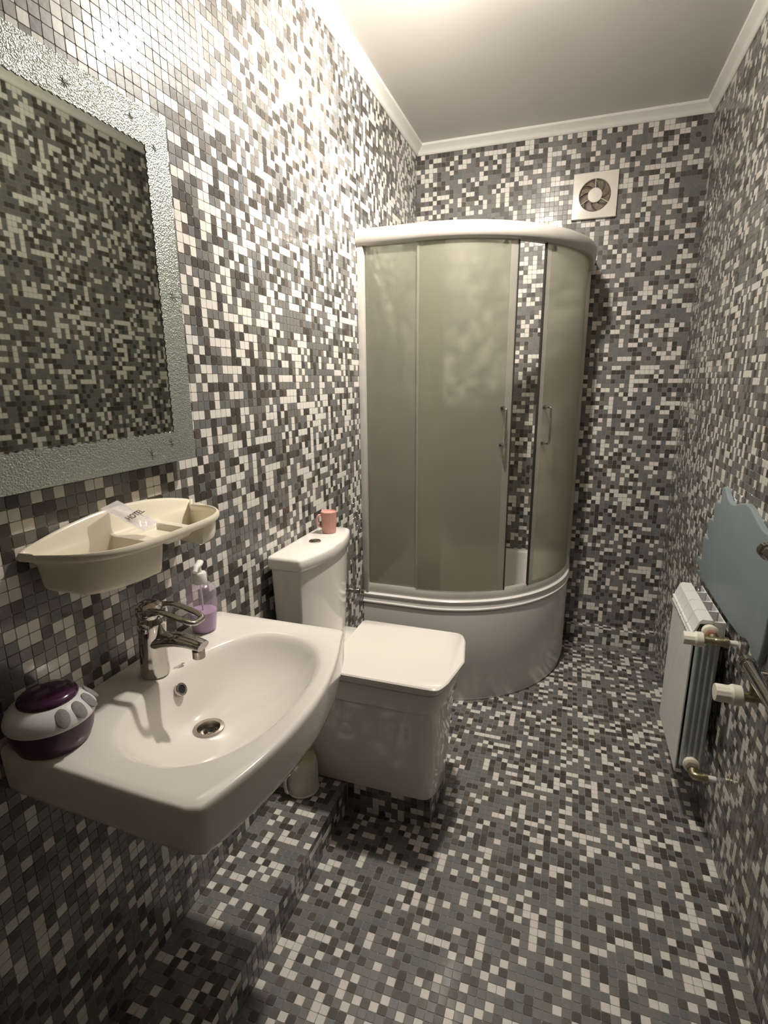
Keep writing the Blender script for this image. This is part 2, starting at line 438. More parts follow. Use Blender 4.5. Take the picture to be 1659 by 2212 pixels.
def text_part(s, size, origin, ex, ey, ez, m, parent, name='lettering'):
    cu = bpy.data.curves.new(name, 'FONT'); cu.body = s; cu.size = size; cu.extrude = 0.00012; cu.align_x = 'CENTER'; cu.align_y = 'CENTER'; cu.offset = 0.0003
    t = bpy.data.objects.new(name, cu); COL.objects.link(t)
    dg = bpy.context.evaluated_depsgraph_get(); me = bpy.data.meshes.new_from_object(t.evaluated_get(dg))
    bpy.data.objects.remove(t)
    mt = Matrix.Identity(4)
    for i in range(3): mt[i][0] = ex[i]; mt[i][1] = ey[i]; mt[i][2] = ez[i]; mt[i][3] = origin[i]-world_loc(parent)[i]
    me.transform(mt); me.materials.clear(); return link(name, me, m, parent)
text_part('HOTEL', 0.0155, P0+sa*(LL*0.60)+sn*0.0105, sb, -sa, sn, 'ink', sach)

# ------------------------------------------------------------------ washbasin
SZ = 0.836
bas = thing('washbasin', 'white ceramic wall-hung washbasin with a bowed front under the mirror', 'washbasin', (0, 0.775, 0.75))
N = 144
SY0, SY1 = 0.488, 1.058
def outline(t):
    """outer edge of the basin, t in 0..1, counted from the wall near corner round the front"""
    pts = OUT
    s = t*TOT; k = 0
    while k < len(SEG)-1 and s > SEG[k]: s -= SEG[k]; k += 1
    a, b = pts[k], pts[k+1]; q = s/SEG[k] if SEG[k] else 0
    return (a[0]+(b[0]-a[0])*q, a[1]+(b[1]-a[1])*q)
def build_outline():
    P = []
    P.append((0.001, SY0+0.008)); P.append((0.10, SY0+0.004)); P.append((0.30, SY0-0.002))
    # rounded near front corner
    cx, cy, r = 0.372, SY0+0.014, 0.0155
    for k in range(9):
        a = -PI/2+(PI/2-0.18)*k/8; P.append((cx+r*math.cos(a), cy+r*math.sin(a)))
    # bowed front
    y0, y1 = P[-1][1], SY1-0.022
    x0 = P[-1][0]; x1 = 0.362
    for k in range(1, 30):
        t = k/30; P.append((x0+(x1-x0)*t+0.052*math.sin(PI*t)**0.9, y0+(y1-y0)*t))
    cx, cy = 0.345, SY1-0.020
    for k in range(9):
        a = 0.22+(PI/2-0.22)*k/8; P.append((cx+0.020*math.cos(a), cy+0.020*math.sin(a)))
    P.append((0.20, SY1)); P.append((0.001, SY1))
    P.append((0.001, 0.90)); P.append((0.001, 0.65)); P.append((0.001, SY0+0.008))
    return P
OUT = build_outline()
BC = Vector((0.235, 0.770))                          # bowl centre
DC = Vector((0.185, 0.768))                          # drain
# sample outer outline by angle about the bowl centre
def ray_out(a, grow=0.0):
    d = Vector((math.cos(a), math.sin(a))); best = None
    for p, q in zip(OUT[:-1], OUT[1:]):
        p, q = Vector(p)-BC, Vector(q)-BC; e = q-p; den = d.x*e.y-d.y*e.x
        if abs(den) < 1e-9: continue
        t = (p.x*e.y-p.y*e.x)/den; s = (p.x*d.y-p.y*d.x)/den
        if t > 0 and -1e-6 <= s <= 1+1e-6 and (best is None or t < best): best = t
    return best
angs = sorted([2*PI*k/N for k in range(N)])
# put samples exactly on the outline corners
for p in (OUT[0], OUT[-5], OUT[5], OUT[7], OUT[9], OUT[43], OUT[45], OUT[47]):
    v = Vector(p)-BC; a = math.atan2(v.y, v.x) % (2*PI)
    k = min(range(N), key=lambda i: abs((angs[i]-a+PI) % (2*PI)-PI)); angs[k] = a
angs.sort()
def bowl_r(a):
    c, s = math.cos(a), math.sin(a)
    rx = 0.150 if c > 0 else 0.132
    ry = 0.222
    n = 2.35
    return (abs(c/rx)**n+abs(s/ry)**n)**(-1/n)
R_out = [ray_out(a) for a in angs]
def ring_bowl(f, z, cen=None, wob=0.0):
    c = BC if cen is None else cen
    return [Vector((c.x+math.cos(a)*bowl_r(a)*f, c.y+math.sin(a)*bowl_r(a)*f, z)) for a in angs]
def ring_out(off, z):
    out = []
    for a, r in zip(angs, R_out):
        x = BC.x+math.cos(a)*(r-off); y = BC.y+math.sin(a)*(r-off)
        p = Vector((BC.x+math.cos(a)*r, BC.y+math.sin(a)*r))
        if p.x < 0.004: x = max(p.x, 0.001); y = p.y+(off if p.y < BC.y else -off)*(abs(p.y-BC.y)/0.28)
        out.append(Vector((x, y, z)))
    return out
bm = NB(); rings = []
# underside, skirt, rounded edge, deck, bowl
rings.append([Vector((0.001+(DC.x)*0.9+math.cos(a)*0.07, BC.y+math.sin(a)*0.09, SZ-0.150)) if True else None for a in angs])
rings.append([Vector((max(0.001, DC.x+0.02+math.cos(a)*0.14), BC.y+math.sin(a)*0.18, SZ-0.125)) for a in angs])
rings.append(ring_out(0.030, SZ-0.092)); rings.append(ring_out(0.012, SZ-0.088)); rings.append(ring_out(0.005, SZ-0.080)); rings.append(ring_out(0.003, SZ-0.070))
rings.append(ring_out(0.0, SZ-0.012)); rings.append(ring_out(0.0008, SZ-0.006)); rings.append(ring_out(0.003, SZ-0.002)); rings.append(ring_out(0.007, SZ))
def mid(f):                                         # deck between the outer edge and the bowl lip
    A = ring_out(0.007, SZ); B = ring_bowl(1.06, SZ-0.0015)
    return [a.lerp(b, f) for a, b in zip(A, B)]
rings.append(mid(0.3)); rings.append(mid(0.7)); rings.append(mid(1.0))
for f, dz in ((1.02, 0.004), (0.985, 0.009), (0.95, 0.018), (0.90, 0.032), (0.83, 0.050), (0.74, 0.068), (0.62, 0.084), (0.48, 0.096), (0.34, 0.103), (0.22, 0.107)):
    k = sst(0.95, 0.2, f); c = BC.lerp(DC, k)
    rings.append([Vector((c.x+math.cos(a)*(bowl_r(a)*f*(1-k)+0.13*f*1.05*k), c.y+math.sin(a)*(bowl_r(a)*f*(1-k)+0.13*f*1.05*k), SZ-dz)) for a in angs])
rings.append([Vector((DC.x+math.cos(a)*0.026, DC.y+math.sin(a)*0.026, SZ-0.108)) for a in angs])
rings.append([Vector((DC.x+math.cos(a)*0.0235, DC.y+math.sin(a)*0.0235, SZ-0.132)) for a in angs])
loft(bm, rings)
fin(bm, 'basin', 'ceramic', bas, angle=50)
dz = SZ-0.1065
bm = NB(); lathe(bm, [(0.0305, dz), (0.030, dz+0.0022), (0.0225, dz+0.0018), (0.0212, dz-0.001), (0.0200, dz-0.0120), (0.001, dz-0.0125)], (DC.x, DC.y, 0), 'z', 40, cap0=False)
drain = fin(bm, 'drain', 'steel', bas)
for k in range(5):
    a = 2*PI*k/5+0.5; rr = 0.010
    bm = NB(); lathe(bm, [(0.0040, dz-0.0127), (0.0040, dz-0.0112), (0.0034, dz-0.0110)], (DC.x+rr*math.cos(a), DC.y+rr*math.sin(a), 0), 'z', 14)
    fin(bm, 'drain_hole', 'hole', drain)
bm = NB(); lathe(bm, [(0.0034, dz-0.0127), (0.0034, dz-0.0105), (0.001, dz-0.010)], (DC.x, DC.y, 0), 'z', 14); fin(bm, 'screw', 'steel', drain)
# overflow ring on the bowl's steep rear side
oc = Vector((0.1235, 0.772, SZ-0.034)); on = Vector((0.86, 0, 0.50)).normalized()
bm = NB(); e1 = Vector((0, 1, 0)); e2 = on.cross(e1)
rr = []
for r, h in ((0.0135, -0.004), (0.0135, 0.0012), (0.0125, 0.0026), (0.0085, 0.0022), (0.0078, -0.002)):
    rr.append([oc+on*h+e1*(r*math.cos(2*PI*i/28))+e2*(r*math.sin(2*PI*i/28)) for i in range(28)])
loft(bm, rr, cap0=False, cap1=False); ovf = fin(bm, 'overflow_ring', 'chrome', bas)
bm = NB(); rr = [[oc+on*h+e1*(r*math.cos(2*PI*i/28))+e2*(r*math.sin(2*PI*i/28)) for i in range(28)] for r, h in ((0.0082, -0.003), (0.008, 0.0012))]
loft(bm, rr); fin(bm, 'overflow_hole', 'hole', ovf)
bm = NB()
for (a, b) in (((0.096, 0.788), (0.1025, 0.810)), ((0.0985, 0.808), (0.1045, 0.812)), ((0.1015, 0.797), (0.1045, 0.812))):
    a, b = Vector((*a, SZ+0.0003)), Vector((*b, SZ+0.0003)); s = (b-a).cross(Vector((0, 0, 1))).normalized()*0.0008
    loft(bm, [[a-s, a+s, a+s+Vector((0, 0, .0002)), a-s+Vector((0, 0, .0002))], [b-s, b+s, b+s+Vector((0, 0, .0002)), b-s+Vector((0, 0, .0002))]])
fin(bm, 'maker_mark', 'logo', bas)

# ------------------------------------------------------------------ faucet
FX, FY = 0.074, 0.762
fau = thing('faucet', 'chrome single-lever faucet on the washbasin rear edge', 'faucet', (FX, FY, SZ))
bm = NB(); rg = []
for z, rx, ry, ox in ((0.000, .0275, .0265, 0), (.003, .0275, .0265, 0), (.006, .0285, .0265, 0), (.03, .0275, .0255, 0), (.06, .0270, .0250, .001), (.085, .0275, .0255, .003), (.105, .0280, .0260, .005), (.118, .0275, .0255, .006), (.124, .0250, .023, .007)):
    rg.append([Vector((FX+ox+rx*math.cos(2*PI*i/36), FY+ry*math.sin(2*PI*i/36), SZ+.0004+z)) for i in range(36)])
loft(bm, rg); fin(bm, 'body', 'chrome', fau)
bm = NB(); path = smooth_path([(FX+0.008, FY, SZ+.070), (FX+0.030, FY, SZ+.077), (FX+0.065, FY, SZ+.083), (FX+0.098, FY, SZ+.082), (FX+0.122, FY, SZ+.078)], 6)
rad = [(0.0225-0.0055*(k/(len(path)-1)), 0.017-0.0085*(k/(len(path)-1))) for k in range(len(path))]
tube(bm, path, rad, 20, up=(0, 0, 1)); fin(bm, 'spout', 'chrome', fau)
bm = NB(); lathe(bm, [(0.0115, -0.013), (0.012, -0.0125), (0.012, 0.002), (0.010, 0.004)], (FX+0.110, FY, SZ+.066), 'z', 24); fin(bm, 'aerator', 'steel', fau)
bm = NB(); rg = []
for z, r, ox in ((.1245, .0260, .006), (.128, .0280, .006), (.140, .0275, .005), (.148, .024, .004), (.153, .016, .003), (.155, .006, .002)):
    rg.append([Vector((FX+ox+r*math.cos(2*PI*i/32), FY+r*.96*math.sin(2*PI*i/32), SZ+.0005+z)) for i in range(32)])
loft(bm, rg); lev = fin(bm, 'lever', 'chrome', fau)
bm = NB()
lp = smooth_path([(FX+0.008, FY-0.017, SZ+.142), (FX+0.045, FY-0.019, SZ+.146), (FX+0.090, FY-0.019, SZ+.138), (FX+0.112, FY-0.015, SZ+.131), (FX+0.116, FY, SZ+.129), (FX+0.112, FY+0.015, SZ+.131), (FX+0.090, FY+0.019, SZ+.138), (FX+0.045, FY+0.019, SZ+.146), (FX+0.008, FY+0.017, SZ+.142)], 6)
tube(bm, lp, [(0.0066, 0.0050)]*len(lp), 12, up=(0, 0, 1)); fin(bm, 'lever_loop', 'chrome', lev)
bm = NB(); lathe(bm, [(0.012, 0.0), (0.0125, 0.003), (0.010, 0.0075), (0.004, 0.0095)], (FX+0.006, FY-0.0245, SZ+.108), 'y', 20)
for v in bm.verts: v.co.y = 2*(FY-0.0235)-v.co.y
fin(bm, 'cap', 'chrome', fau)

# ------------------------------------------------------------------ soap dispenser
SX, SYY = 0.045, 0.955
soap = thing('soap_dispenser', 'clear pump bottle half full of lavender liquid soap on the washbasin', 'soap dispenser', (SX, SYY, SZ))
zz = SZ+0.0004
bm = NB(); lathe(bm, [(0.024, 0), (0.027, 0.002), (0.0295, 0.02), (0.0325, 0.045), (0.034, 0.062), (0.0345, 0.075), (0.0325, 0.080), (0.034, 0.084), (0.0345, 0.094), (0.031, 0.106), (0.023, 0.114), (0.014, 0.118), (0.013, 0.124)], (SX, SYY, zz), 'z', 40, cap1=False)
fin(bm, 'bottle', 'bottle', soap)
bm = NB(); lathe(bm, [(0.0225, 0.0012), (0.0255, 0.003), (0.0282, 0.02), (0.0312, 0.044), (0.0318, 0.049), (0.001, 0.0495)], (SX, SYY, zz), 'z', 36)
fin(bm, 'liquid', 'lavender', soap)
bm = NB(); lathe(bm, [(0.0155, 0.117), (0.0160, 0.118), (0.0155, 0.140), (0.0135, 0.1425), (0.006, 0.143), (0.0055, 0.156)], (SX, SYY, zz), 'z', 28)
pump = fin(bm, 'pump', 'pump', soap)
bm = NB(); hd = Vector((0.35, -0.94, 0)).normalized()
c0 = Vector((SX, SYY, zz+0.160))
tube(bm, smooth_path([c0-hd*0.012+Vector((0, 0, .004)), c0, c0+hd*0.016+Vector((0, 0, .0)), c0+hd*0.028-Vector((0, 0, .008))], 4), [(0.0085, 0.006)]*5+[(0.008, 0.006)]*4+[(0.006, 0.005)]*4, 12, up=(0, 0, 1))
fin(bm, 'pump_head', 'pump', pump)
bm = NB(); tube(bm, [(SX+0.002, SYY, zz+0.005), (SX, SYY, zz+0.12)], 0.0022, 8); fin(bm, 'dip_tube', 'pump', soap)

# ------------------------------------------------------------------ air freshener with paw pads
JX, JY = 0.0675, 0.541
jar = thing('air_freshener', 'round purple and white gel air freshener with grey oval pads on the washbasin corner', 'air freshener', (JX, JY, SZ))
z = SZ+0.0004
bm = NB(); lathe(bm, [(0.049, 0), (0.052, 0.002), (0.058, 0.018), (0.0615, 0.038), (0.062, 0.046)], (JX, JY, z), 'z', 56); fin(bm, 'base', 'purple_base', jar)
def collar(t):       # radius, height along the sloping shoulder
    return (0.0655*math.cos(t)**0.8, 0.050+0.036*math.sin(t))
bm = NB(); prof = [(0.0615, 0.0455), (0.0645, 0.0465), (0.0657, 0.050)]+[collar(0.15*k) for k in range(1, 7)]
prof.append((0.042, prof[-1][1]+0.001)); lathe(bm, prof, (JX, JY, z), 'z', 56); fin(bm, 'collar', 'white_plastic', jar)
pr, ph = prof[-1]
bm = NB(); lathe(bm, [(0.043, ph-0.001), (0.0435, ph+0.002), (0.042, ph+0.006), (0.036, ph+0.010), (0.024, ph+0.013), (0.010, ph+0.0145), (0.001, ph+0.0148)], (JX, JY, z), 'z', 48); fin(bm, 'button', 'purple', jar)
for az in (-22, 4, 30, 56):
    a = math.radians(az); t = 0.47; r, h = collar(t); r2, h2 = collar(t+0.1)
    rad_d = Vector((math.cos(a), math.sin(a), 0)); upd = (rad_d*(r2-r)+Vector((0, 0, h2-h))).normalized(); tan = Vector((-math.sin(a), math.cos(a), 0)); nn = tan.cross(upd).normalized()
    if nn.dot(rad_d) < 0: nn = -nn
    c = Vector((JX, JY, z+h))+rad_d*r
    bm = NB(); rr = []
    for k, hh in ((1.0, -0.0012), (1.0, 0.0005), (0.9, 0.0012), (0.02, 0.0014)):
        rr.append([c+nn*(hh-0.0002-0.9*((0.0105*k*math.cos(2*PI*i/24))**2/(2*0.058)))+tan*(0.0102*k*math.cos(2*PI*i/24))+upd*(0.0155*k*math.sin(2*PI*i/24)) for i in range(24)])
    loft(bm, rr); fin(bm, 'pad', 'grey_pad', jar)

# ------------------------------------------------------------------ toilet
toi = thing('toilet', 'white ceramic toilet with a square closed lid between the washbasin and the shower', 'toilet', (0.25, 1.5, STZ))
TY = 1.500; tz = STZ+0.0006
def ovalring(x0, x1, hw, z, n=64, p=5.0, bow=0.0, yc=TY):
    out = []
    cx, a = (x0+x1)/2, (x1-x0)/2
    for i in range(n):
        t = 2*PI*i/n; c, s = math.cos(t), math.sin(t)
        if p > 8: t = t-0.22*math.sin(4*t); c, s = math.cos(t), math.sin(t)
        x = a*math.copysign(abs(c)**(2/p), c); y = hw*math.copysign(abs(s)**(2/p), s)
        if x > 0: x += bow*(1-(y/hw)**2)*(x/a)**3
        out.append(Vector((cx+x, yc+y, z)))
    return out
bm = NB()
loft(bm, [ovalring(0.03, 0.484, .112, tz, bow=.022, p=14), ovalring(0.03, 0.488, .115, tz+.01, bow=.022, p=14), ovalring(0.03, 0.492, .130, tz+.12, bow=.024, p=14), ovalring(0.03, 0.499, .150, tz+.26, bow=.027, p=14), ovalring(0.03, 0.503, .162, tz+.335, bow=.03, p=14), ovalring(0.03, 0.504, .166, tz+.343, bow=.03, p=14)])
fin(bm, 'pedestal', 'ceramic', toi)
bm = NB()
loft(bm, [ovalring(0.03, 0.506, .168, tz+.3435, bow=.03, p=12), ovalring(0.03, 0.512, .174, tz+.352, bow=.032, p=12), ovalring(0.03, 0.516, .177, tz+.40, bow=.035, p=14), ovalring(0.03, 0.516, .177, tz+.412, bow=.035, p=14), ovalring(0.034, 0.510, .172, tz+.416, bow=.035, p=14)])
fin(bm, 'bowl_rim', 'ceramic', toi)
bm = NB()
loft(bm, [ovalring(0.165, 0.514, .174, tz+.4170, bow=.036, p=14), ovalring(0.160, 0.520, .180, tz+.420, bow=.038, p=14), ovalring(0.160, 0.521, .181, tz+.4275, bow=.038, p=14), ovalring(0.163, 0.518, .179, tz+.4285, bow=.038, p=14)])
fin(bm, 'seat', 'ceramic', toi)
bm = NB()
loft(bm, [ovalring(0.160, 0.518, .180, tz+.4295, bow=.040, p=26), ovalring(0.158, 0.524, .185, tz+.431, bow=.042, p=26), ovalring(0.158, 0.525, .186, tz+.443, bow=.042, p=26), ovalring(0.162, 0.521, .182, tz+.447, bow=.042, p=26)])
fin(bm, 'lid', 'ceramic', toi)
for yy in (TY-0.10, TY+0.10):
    bm = NB(); lathe(bm, [(0.009, -0.014), (0.010, -0.012), (0.010, 0.012), (0.009, 0.014)], (0.172, yy, tz+.4240), 'y', 18); fin(bm, 'hinge', 'ceramic', toi)
bm = NB(); lathe(bm, [(0.010, 0.0), (0.0095, 0.002), (0.006, 0.004)], (0.205, 0, tz+.055), 'y', 18)
for v in bm.verts: v.co.y = TY-0.1065-v.co.y
fin(bm, 'bolt_cap', 'logo', toi)
def cist_ring(z, x0, xs, xm, y0, y1, r=0.012):
    P = []
    def arc(cx, cy, a0, a1, n=6, rr=r):
        for k in range(n+1):
            a = a0+(a1-a0)*k/n; P.append(Vector((cx+rr*math.cos(a), cy+rr*math.sin(a), z)))
    arc(x0+r, y0+r, -PI, -PI/2)
    arc(xs-r, y0+r, -PI/2, -0.35)
    n = 20
    a0, a1 = Vector((P[-1].x, P[-1].y)), Vector((xs-r+r*math.cos(0.35), y1-r+r*math.sin(0.35)))
    for k in range(1, n):
        t = k/n; P.append(Vector((a0.x+(a1.x-a0.x)*t+(xm-xs)*math.sin(PI*t)**0.85, a0.y+(a1.y-a0.y)*t, z)))
    arc(xs-r, y1-r, 0.35, PI/2); arc(x0+r, y1-r, PI/2, PI)
    return P
CY0, CY1 = 1.290, 1.662
bm = NB()
rg = []
for f in range(9):
    t = f/8; z = 0.515+(0.866-0.515)*t
    rg.append(cist_ring(z, 0.020, 0.108+0.012*t, 0.150+0.005*t, CY0+0.020*(1-t)+.006, CY1-0.020*(1-t)-.006))
loft(bm, rg); fin(bm, 'cistern', 'ceramic', toi)
bm = NB()
loft(bm, [cist_ring(0.8675, 0.020, 0.118, 0.154, CY0+.006, CY1-.006), cist_ring(0.869, 0.014, 0.125, 0.161, CY0+.001, CY1-.001), cist_ring(0.872, 0.012, 0.127, 0.163, CY0, CY1), cist_ring(0.897, 0.012, 0.127, 0.163, CY0, CY1), cist_ring(0.903, 0.014, 0.124, 0.160, CY0+.003, CY1-.003), cist_ring(0.906, 0.019, 0.118, 0.153, CY0+.009, CY1-.009)])
fin(bm, 'cistern_lid', 'ceramic', toi)
bx, by, bz = 0.082, 1.472, 0.9062
bm = NB(); lathe(bm, [(0.0195, 0), (0.0195, 0.002), (0.018, 0.0035), (0.0155, 0.0035), (0.015, 0.0015)], (bx, by, bz), 'z', 36); fb = fin(bm, 'flush_button', 'chrome', toi)
bm = NB(); lathe(bm, [(0.0148, 0.0004), (0.0148, 0.0012), (0.0001, 0.0013)], (bx, by, bz), 'z', 30); fin(bm, 'button_face', 'rubber', fb)
bm = NB(); box(bm, bx-0.010, bx+0.009, by-0.0022, by+0.0022, bz+0.0013, bz+0.0042, 0.0008)
tube(bm, [(bx-0.003+0.0065*math.cos(2*PI*i/20), by+0.006+0.0045*math.sin(2*PI*i/20), bz+0.003) for i in range(20)], 0.0014, 8, closed=True)
box(bm, bx+0.002, bx+0.006, by-0.011, by-0.004, bz+0.0013, bz+0.0042, 0.0008)
fin(bm, 'button_half', 'chrome', fb)

# ------------------------------------------------------------------ pink cup on the cistern
px_, py_, pz_ = 0.081, 1.583, 0.9066
cup = thing('cup', 'small pink cup with a handle on the toilet cistern lid', 'cup', (px_, py_, pz_))
bm = NB(); lathe(bm, [(0.0215, 0), (0.023, 0.0015), (0.0238, 0.006), (0.0245, 0.035), (0.0262, 0.066), (0.0266, 0.072), (0.0252, 0.0735), (0.0240, 0.0725), (0.0235, 0.0700), (0.001, 0.0712)], (px_, py_, pz_), 'z', 14); fin(bm, 'cup_body', 'pink', cup, angle=20)
bm = NB(); hdv = Vector((-0.80, -0.60, 0)); tube(bm, smooth_path([Vector((px_, py_, pz_+.062))+hdv*0.0235, Vector((px_, py_, pz_+.060))+hdv*0.036, Vector((px_, py_, pz_+.042))+hdv*0.0405, Vector((px_, py_, pz_+.026))+hdv*0.035, Vector((px_, py_, pz_+.020))+hdv*0.023], 5), [(0.0038, 0.0030)]*21, 10, up=(0.3, -0.4, 0.2)); fin(bm, 'handle', 'pink', cup)

# ------------------------------------------------------------------ pot under the washbasin
bx_, by_, bz_ = 0.080, 1.318, STZ+0.0006
pot = thing('plastic_pot', 'cream plastic pot with a yellowish rim on the tiled step under the washbasin', 'pot', (bx_, by_, bz_))
bm = NB(); lathe(bm, [(0.046, 0), (0.052, 0.001), (0.0535, 0.006), (0.0505, 0.009), (0.051, 0.05), (0.0505, 0.095), (0.047, 0.112), (0.041, 0.120)], (bx_, by_, bz_), 'z', 40); fin(bm, 'pot_body', 'pot', pot)
bm = NB(); lathe(bm, [(0.042, 0.1195), (0.042, 0.125), (0.040, 0.130), (0.034, 0.130), (0.033, 0.124), (0.001, 0.123)], (bx_, by_, bz_), 'z', 36); fin(bm, 'pot_rim', 'pot_rim', pot)
bm = NB(); b0 = Vector((bx_, by_, bz_)); hv = Vector((-0.42, -0.9, 0)).normalized()
tube(bm, smooth_path([b0+hv*.049+Vector((0, 0, .085)), b0+hv*.066+Vector((0, 0, .080)), b0+hv*.070+Vector((0, 0, .05)), b0+hv*.064+Vector((0, 0, .022)), b0+hv*.0495+Vector((0, 0, .018))], 5), [(0.007, 0.004)]*21, 10); fin(bm, 'handle', 'pot', pot)

# ------------------------------------------------------------------ angle valve between toilet and shower
av = thing('angle_valve', 'small chrome angle valve with a hose on the left wall behind the toilet', 'valve', (0.0, 1.905, 0.565))
bm = NB(); lathe(bm, [(0.022, 0.0006), (0.022, 0.003), (0.010, 0.008), (0.009, 0.045), (0.012, 0.046), (0.012, 0.058), (0.008, 0.060)], (0, 1.905, 0.565), 'x', 24); fin(bm, 'valve_body', 'chrome', av)
bm = NB(); lathe(bm, [(0.007, 0.0), (0.008, 0.022), (0.010, 0.023), (0.010, 0.032)], (0.035, 1.905, 0.570), 'z', 18); fin(bm, 'outlet', 'chrome', av)
bm = NB(); tube(bm, smooth_path([(0.036, 1.905, 0.600), (0.036, 1.89, 0.70), (0.036, 1.80, 0.76), (0.036, 1.72, 0.70), (0.04, 1.70, 0.60), (0.05, 1.68, 0.53)], 8), 0.0045, 10); fin(bm, 'supply_hose', 'hose', av)
bm = NB(); lathe(bm, [(0.013, 0.0605), (0.0145, 0.064), (0.0145, 0.078), (0.012, 0.081)], (0, 1.905, 0.565), 'x', 6); fin(bm, 'knob', 'chrome', av, angle=20)

# ------------------------------------------------------------------ shower cabin
cab = thing('shower_cabin', 'quarter-round shower cabin with frosted glass on a high white tray in the far left corner', 'shower cabin', (0.43, 2.5, 0))
XR = 0.866; YF = 2.090
ACX, ACY = 0.255, D-0.225
AX, AY = XR-ACX, ACY-YF
def qpath(off=0.0, n=40, x0=0.0015, y1=D-0.0015):
    """front edge seen from above: straight, elliptic arc, straight; off > 0 grows outward"""
    P = [(x0, YF-off)]
    for k in range(n+1):
        a = -PI/2+PI/2*k/n; P.append((ACX+(AX+off)*math.cos(a), ACY+(AY+off)*math.sin(a)))
    P.append((XR+off, y1)); return P
def qlen(P): return [0]+list(np.cumsum([math.dist(a, b) for a, b in zip(P[:-1], P[1:])]))
def sweep(bm, prof, P, s0=None, s1=None):
    """sweep closed profile [(outward, z)] along plan path P between arc lengths s0 and s1"""
    L = qlen(P); s0 = 0 if s0 is None else s0; s1 = L[-1] if s1 is None else s1
    pts = [(s0, None)]+[(l, i) for i, l in enumerate(L) if s0+1e-4 < l < s1-1e-4]+[(s1, None)]
    rings = []
    def at(s):
        i = max(j for j in range(len(L)-1) if L[j] <= s+1e-9); t = (s-L[i])/(L[i+1]-L[i]); a, b = P[i], P[i+1]
        return Vector((a[0]+(b[0]-a[0])*t, a[1]+(b[1]-a[1])*t))
    for s, i in pts:
        p = at(s); e = 0.004
        d = (at(min(s+e, L[-1]-1e-6))-at(max(s-e, 0))).normalized(); n = Vector((d.y, -d.x))
        if s <= 1e-6: n = Vector((0, -1))
        if s >= L[-1]-1e-6: n = Vector((1, 0))
        rings.append([Vector((p.x+n.x*o, p.y+n.y*o, z)) for o, z in prof])
    loft(bm, rings)
Q = qpath()
QL = qlen(Q)[-1]
# apron and tray
bm = NB(); sweep(bm, [(-0.012, 0.004), (-0.006, 0.0025), (-0.004, 0.03), (0.0, 0.035), (0.002, 0.43), (-0.012, 0.436)], Q); fin(bm, 'apron', 'acrylic', cab)
bm = NB(); sweep(bm, [(-0.03, 0.4375), (0.002, 0.4375), (0.0085, 0.441), (0.0085, 0.446), (0.003, 0.449), (0.001, 0.470), (0.006, 0.474), (0.007, 0.480), (0.002, 0.4845), (-0.006, 0.4860), (-0.05, 0.4860), (-0.058, 0.480), (-0.075, 0.35), (-0.078, 0.35)], Q)
fin(bm, 'tray_rim', 'acrylic', cab)
bm = NB()
def tray_out(off, z, n=40):
    P = [(0.0016+off, YF+off)]
    for k in range(n+1):
        a = -PI/2+PI/2*k/n; P.append((ACX+(AX-off)*math.cos(a), ACY+(AY-off)*math.sin(a)))
    P += [(XR-off, D-0.0016-off), (0.0016+off, D-0.0016-off)]
    return [Vector((x, y, z)) for x, y in P]
R0 = [tray_out(0.010, 0.30), tray_out(0.010, 0.483), tray_out(0.012, 0.4858), tray_out(0.045, 0.4858), tray_out(0.052, 0.480), tray_out(0.062, 0.42), tray_out(0.075, 0.22), tray_out(0.11, 0.17), tray_out(0.2, 0.165)]
loft(bm, R0, cap0=False); fin(bm, 'tray', 'acrylic', cab)
# rails
bm = NB(); sweep(bm, [(-0.030, 0.4870), (-0.004, 0.4870), (-0.003, 0.492), (-0.004, 0.512), (-0.010, 0.524), (-0.030, 0.524)], Q); fin(bm, 'bottom_rail', 'alu', cab)
bm = NB(); sweep(bm, [(-0.030, 1.908), (0.006, 1.908), (0.016, 1.916), (0.021, 1.930), (0.021, 1.948), (0.014, 1.962), (0.002, 1.968), (-0.030, 1.968)], Q); fin(bm, 'top_rail', 'alu_light', cab)
ZG0, ZG1 = 0.520, 1.912
for nm, pr in (('wall_profile', (0.0006, 0.026, YF-0.004, YF+0.026)), ('wall_profile', (XR-0.030, XR+0.008, D-0.028, D-0.0006))):
    bm = NB(); box(bm, pr[0], pr[1], pr[2], pr[3], 0.4868, 1.969, 0.002); fin(bm, nm, 'alu_light', cab, angle=30)
# glass: fixed panels sit on the inner track, doors on the outer one
def glass(s0, s1, off, name):
    bm = NB(); sweep(bm, [(off-0.0025, ZG0), (off+0.0025, ZG0), (off+0.0025, ZG1), (off-0.0025, ZG1)], Q, s0, s1); return fin(bm, name, 'frosted_glass', cab)
def strip(s, off, w, t, m, name, parent, z0=ZG0, z1=ZG1):
    bm = NB(); sweep(bm, [(off-t/2, z0), (off+t/2, z0), (off+t/2, z1), (off-t/2, z1)], Q, s-w/2, s+w/2); return fin(bm, name, m, parent, angle=30)
def s_at_x(x):
    L = qlen(Q)
    for i in range(len(Q)-1):
        if Q[i][0] <= x <= Q[i+1][0]+1e-9: return L[i]+(L[i+1]-L[i])*(x-Q[i][0])/max(1e-9, Q[i+1][0]-Q[i][0])
g1 = glass(0.026, s_at_x(0.345), -0.021, 'fixed_panel'); strip(s_at_x(0.345), -0.021, 0.010, 0.009, 'clear_strip', 'edge_strip', g1)
sd0, sd1 = s_at_x(0.245), s_at_x(0.606)
g2 = glass(sd0, sd1, -0.010, 'sliding_door'); strip(sd0, -0.010, 0.008, 0.008, 'clear_strip', 'edge_strip', g2)
strip(sd1-0.016, -0.010, 0.030, 0.0060, 'clear_strip', 'door_seal', g2); strip(sd1+0.002, -0.010, 0.005, 0.010, 'rubber', 'gasket', g2)
s20 = s_at_x(0.704); s21 = s20+(sd1-sd0)
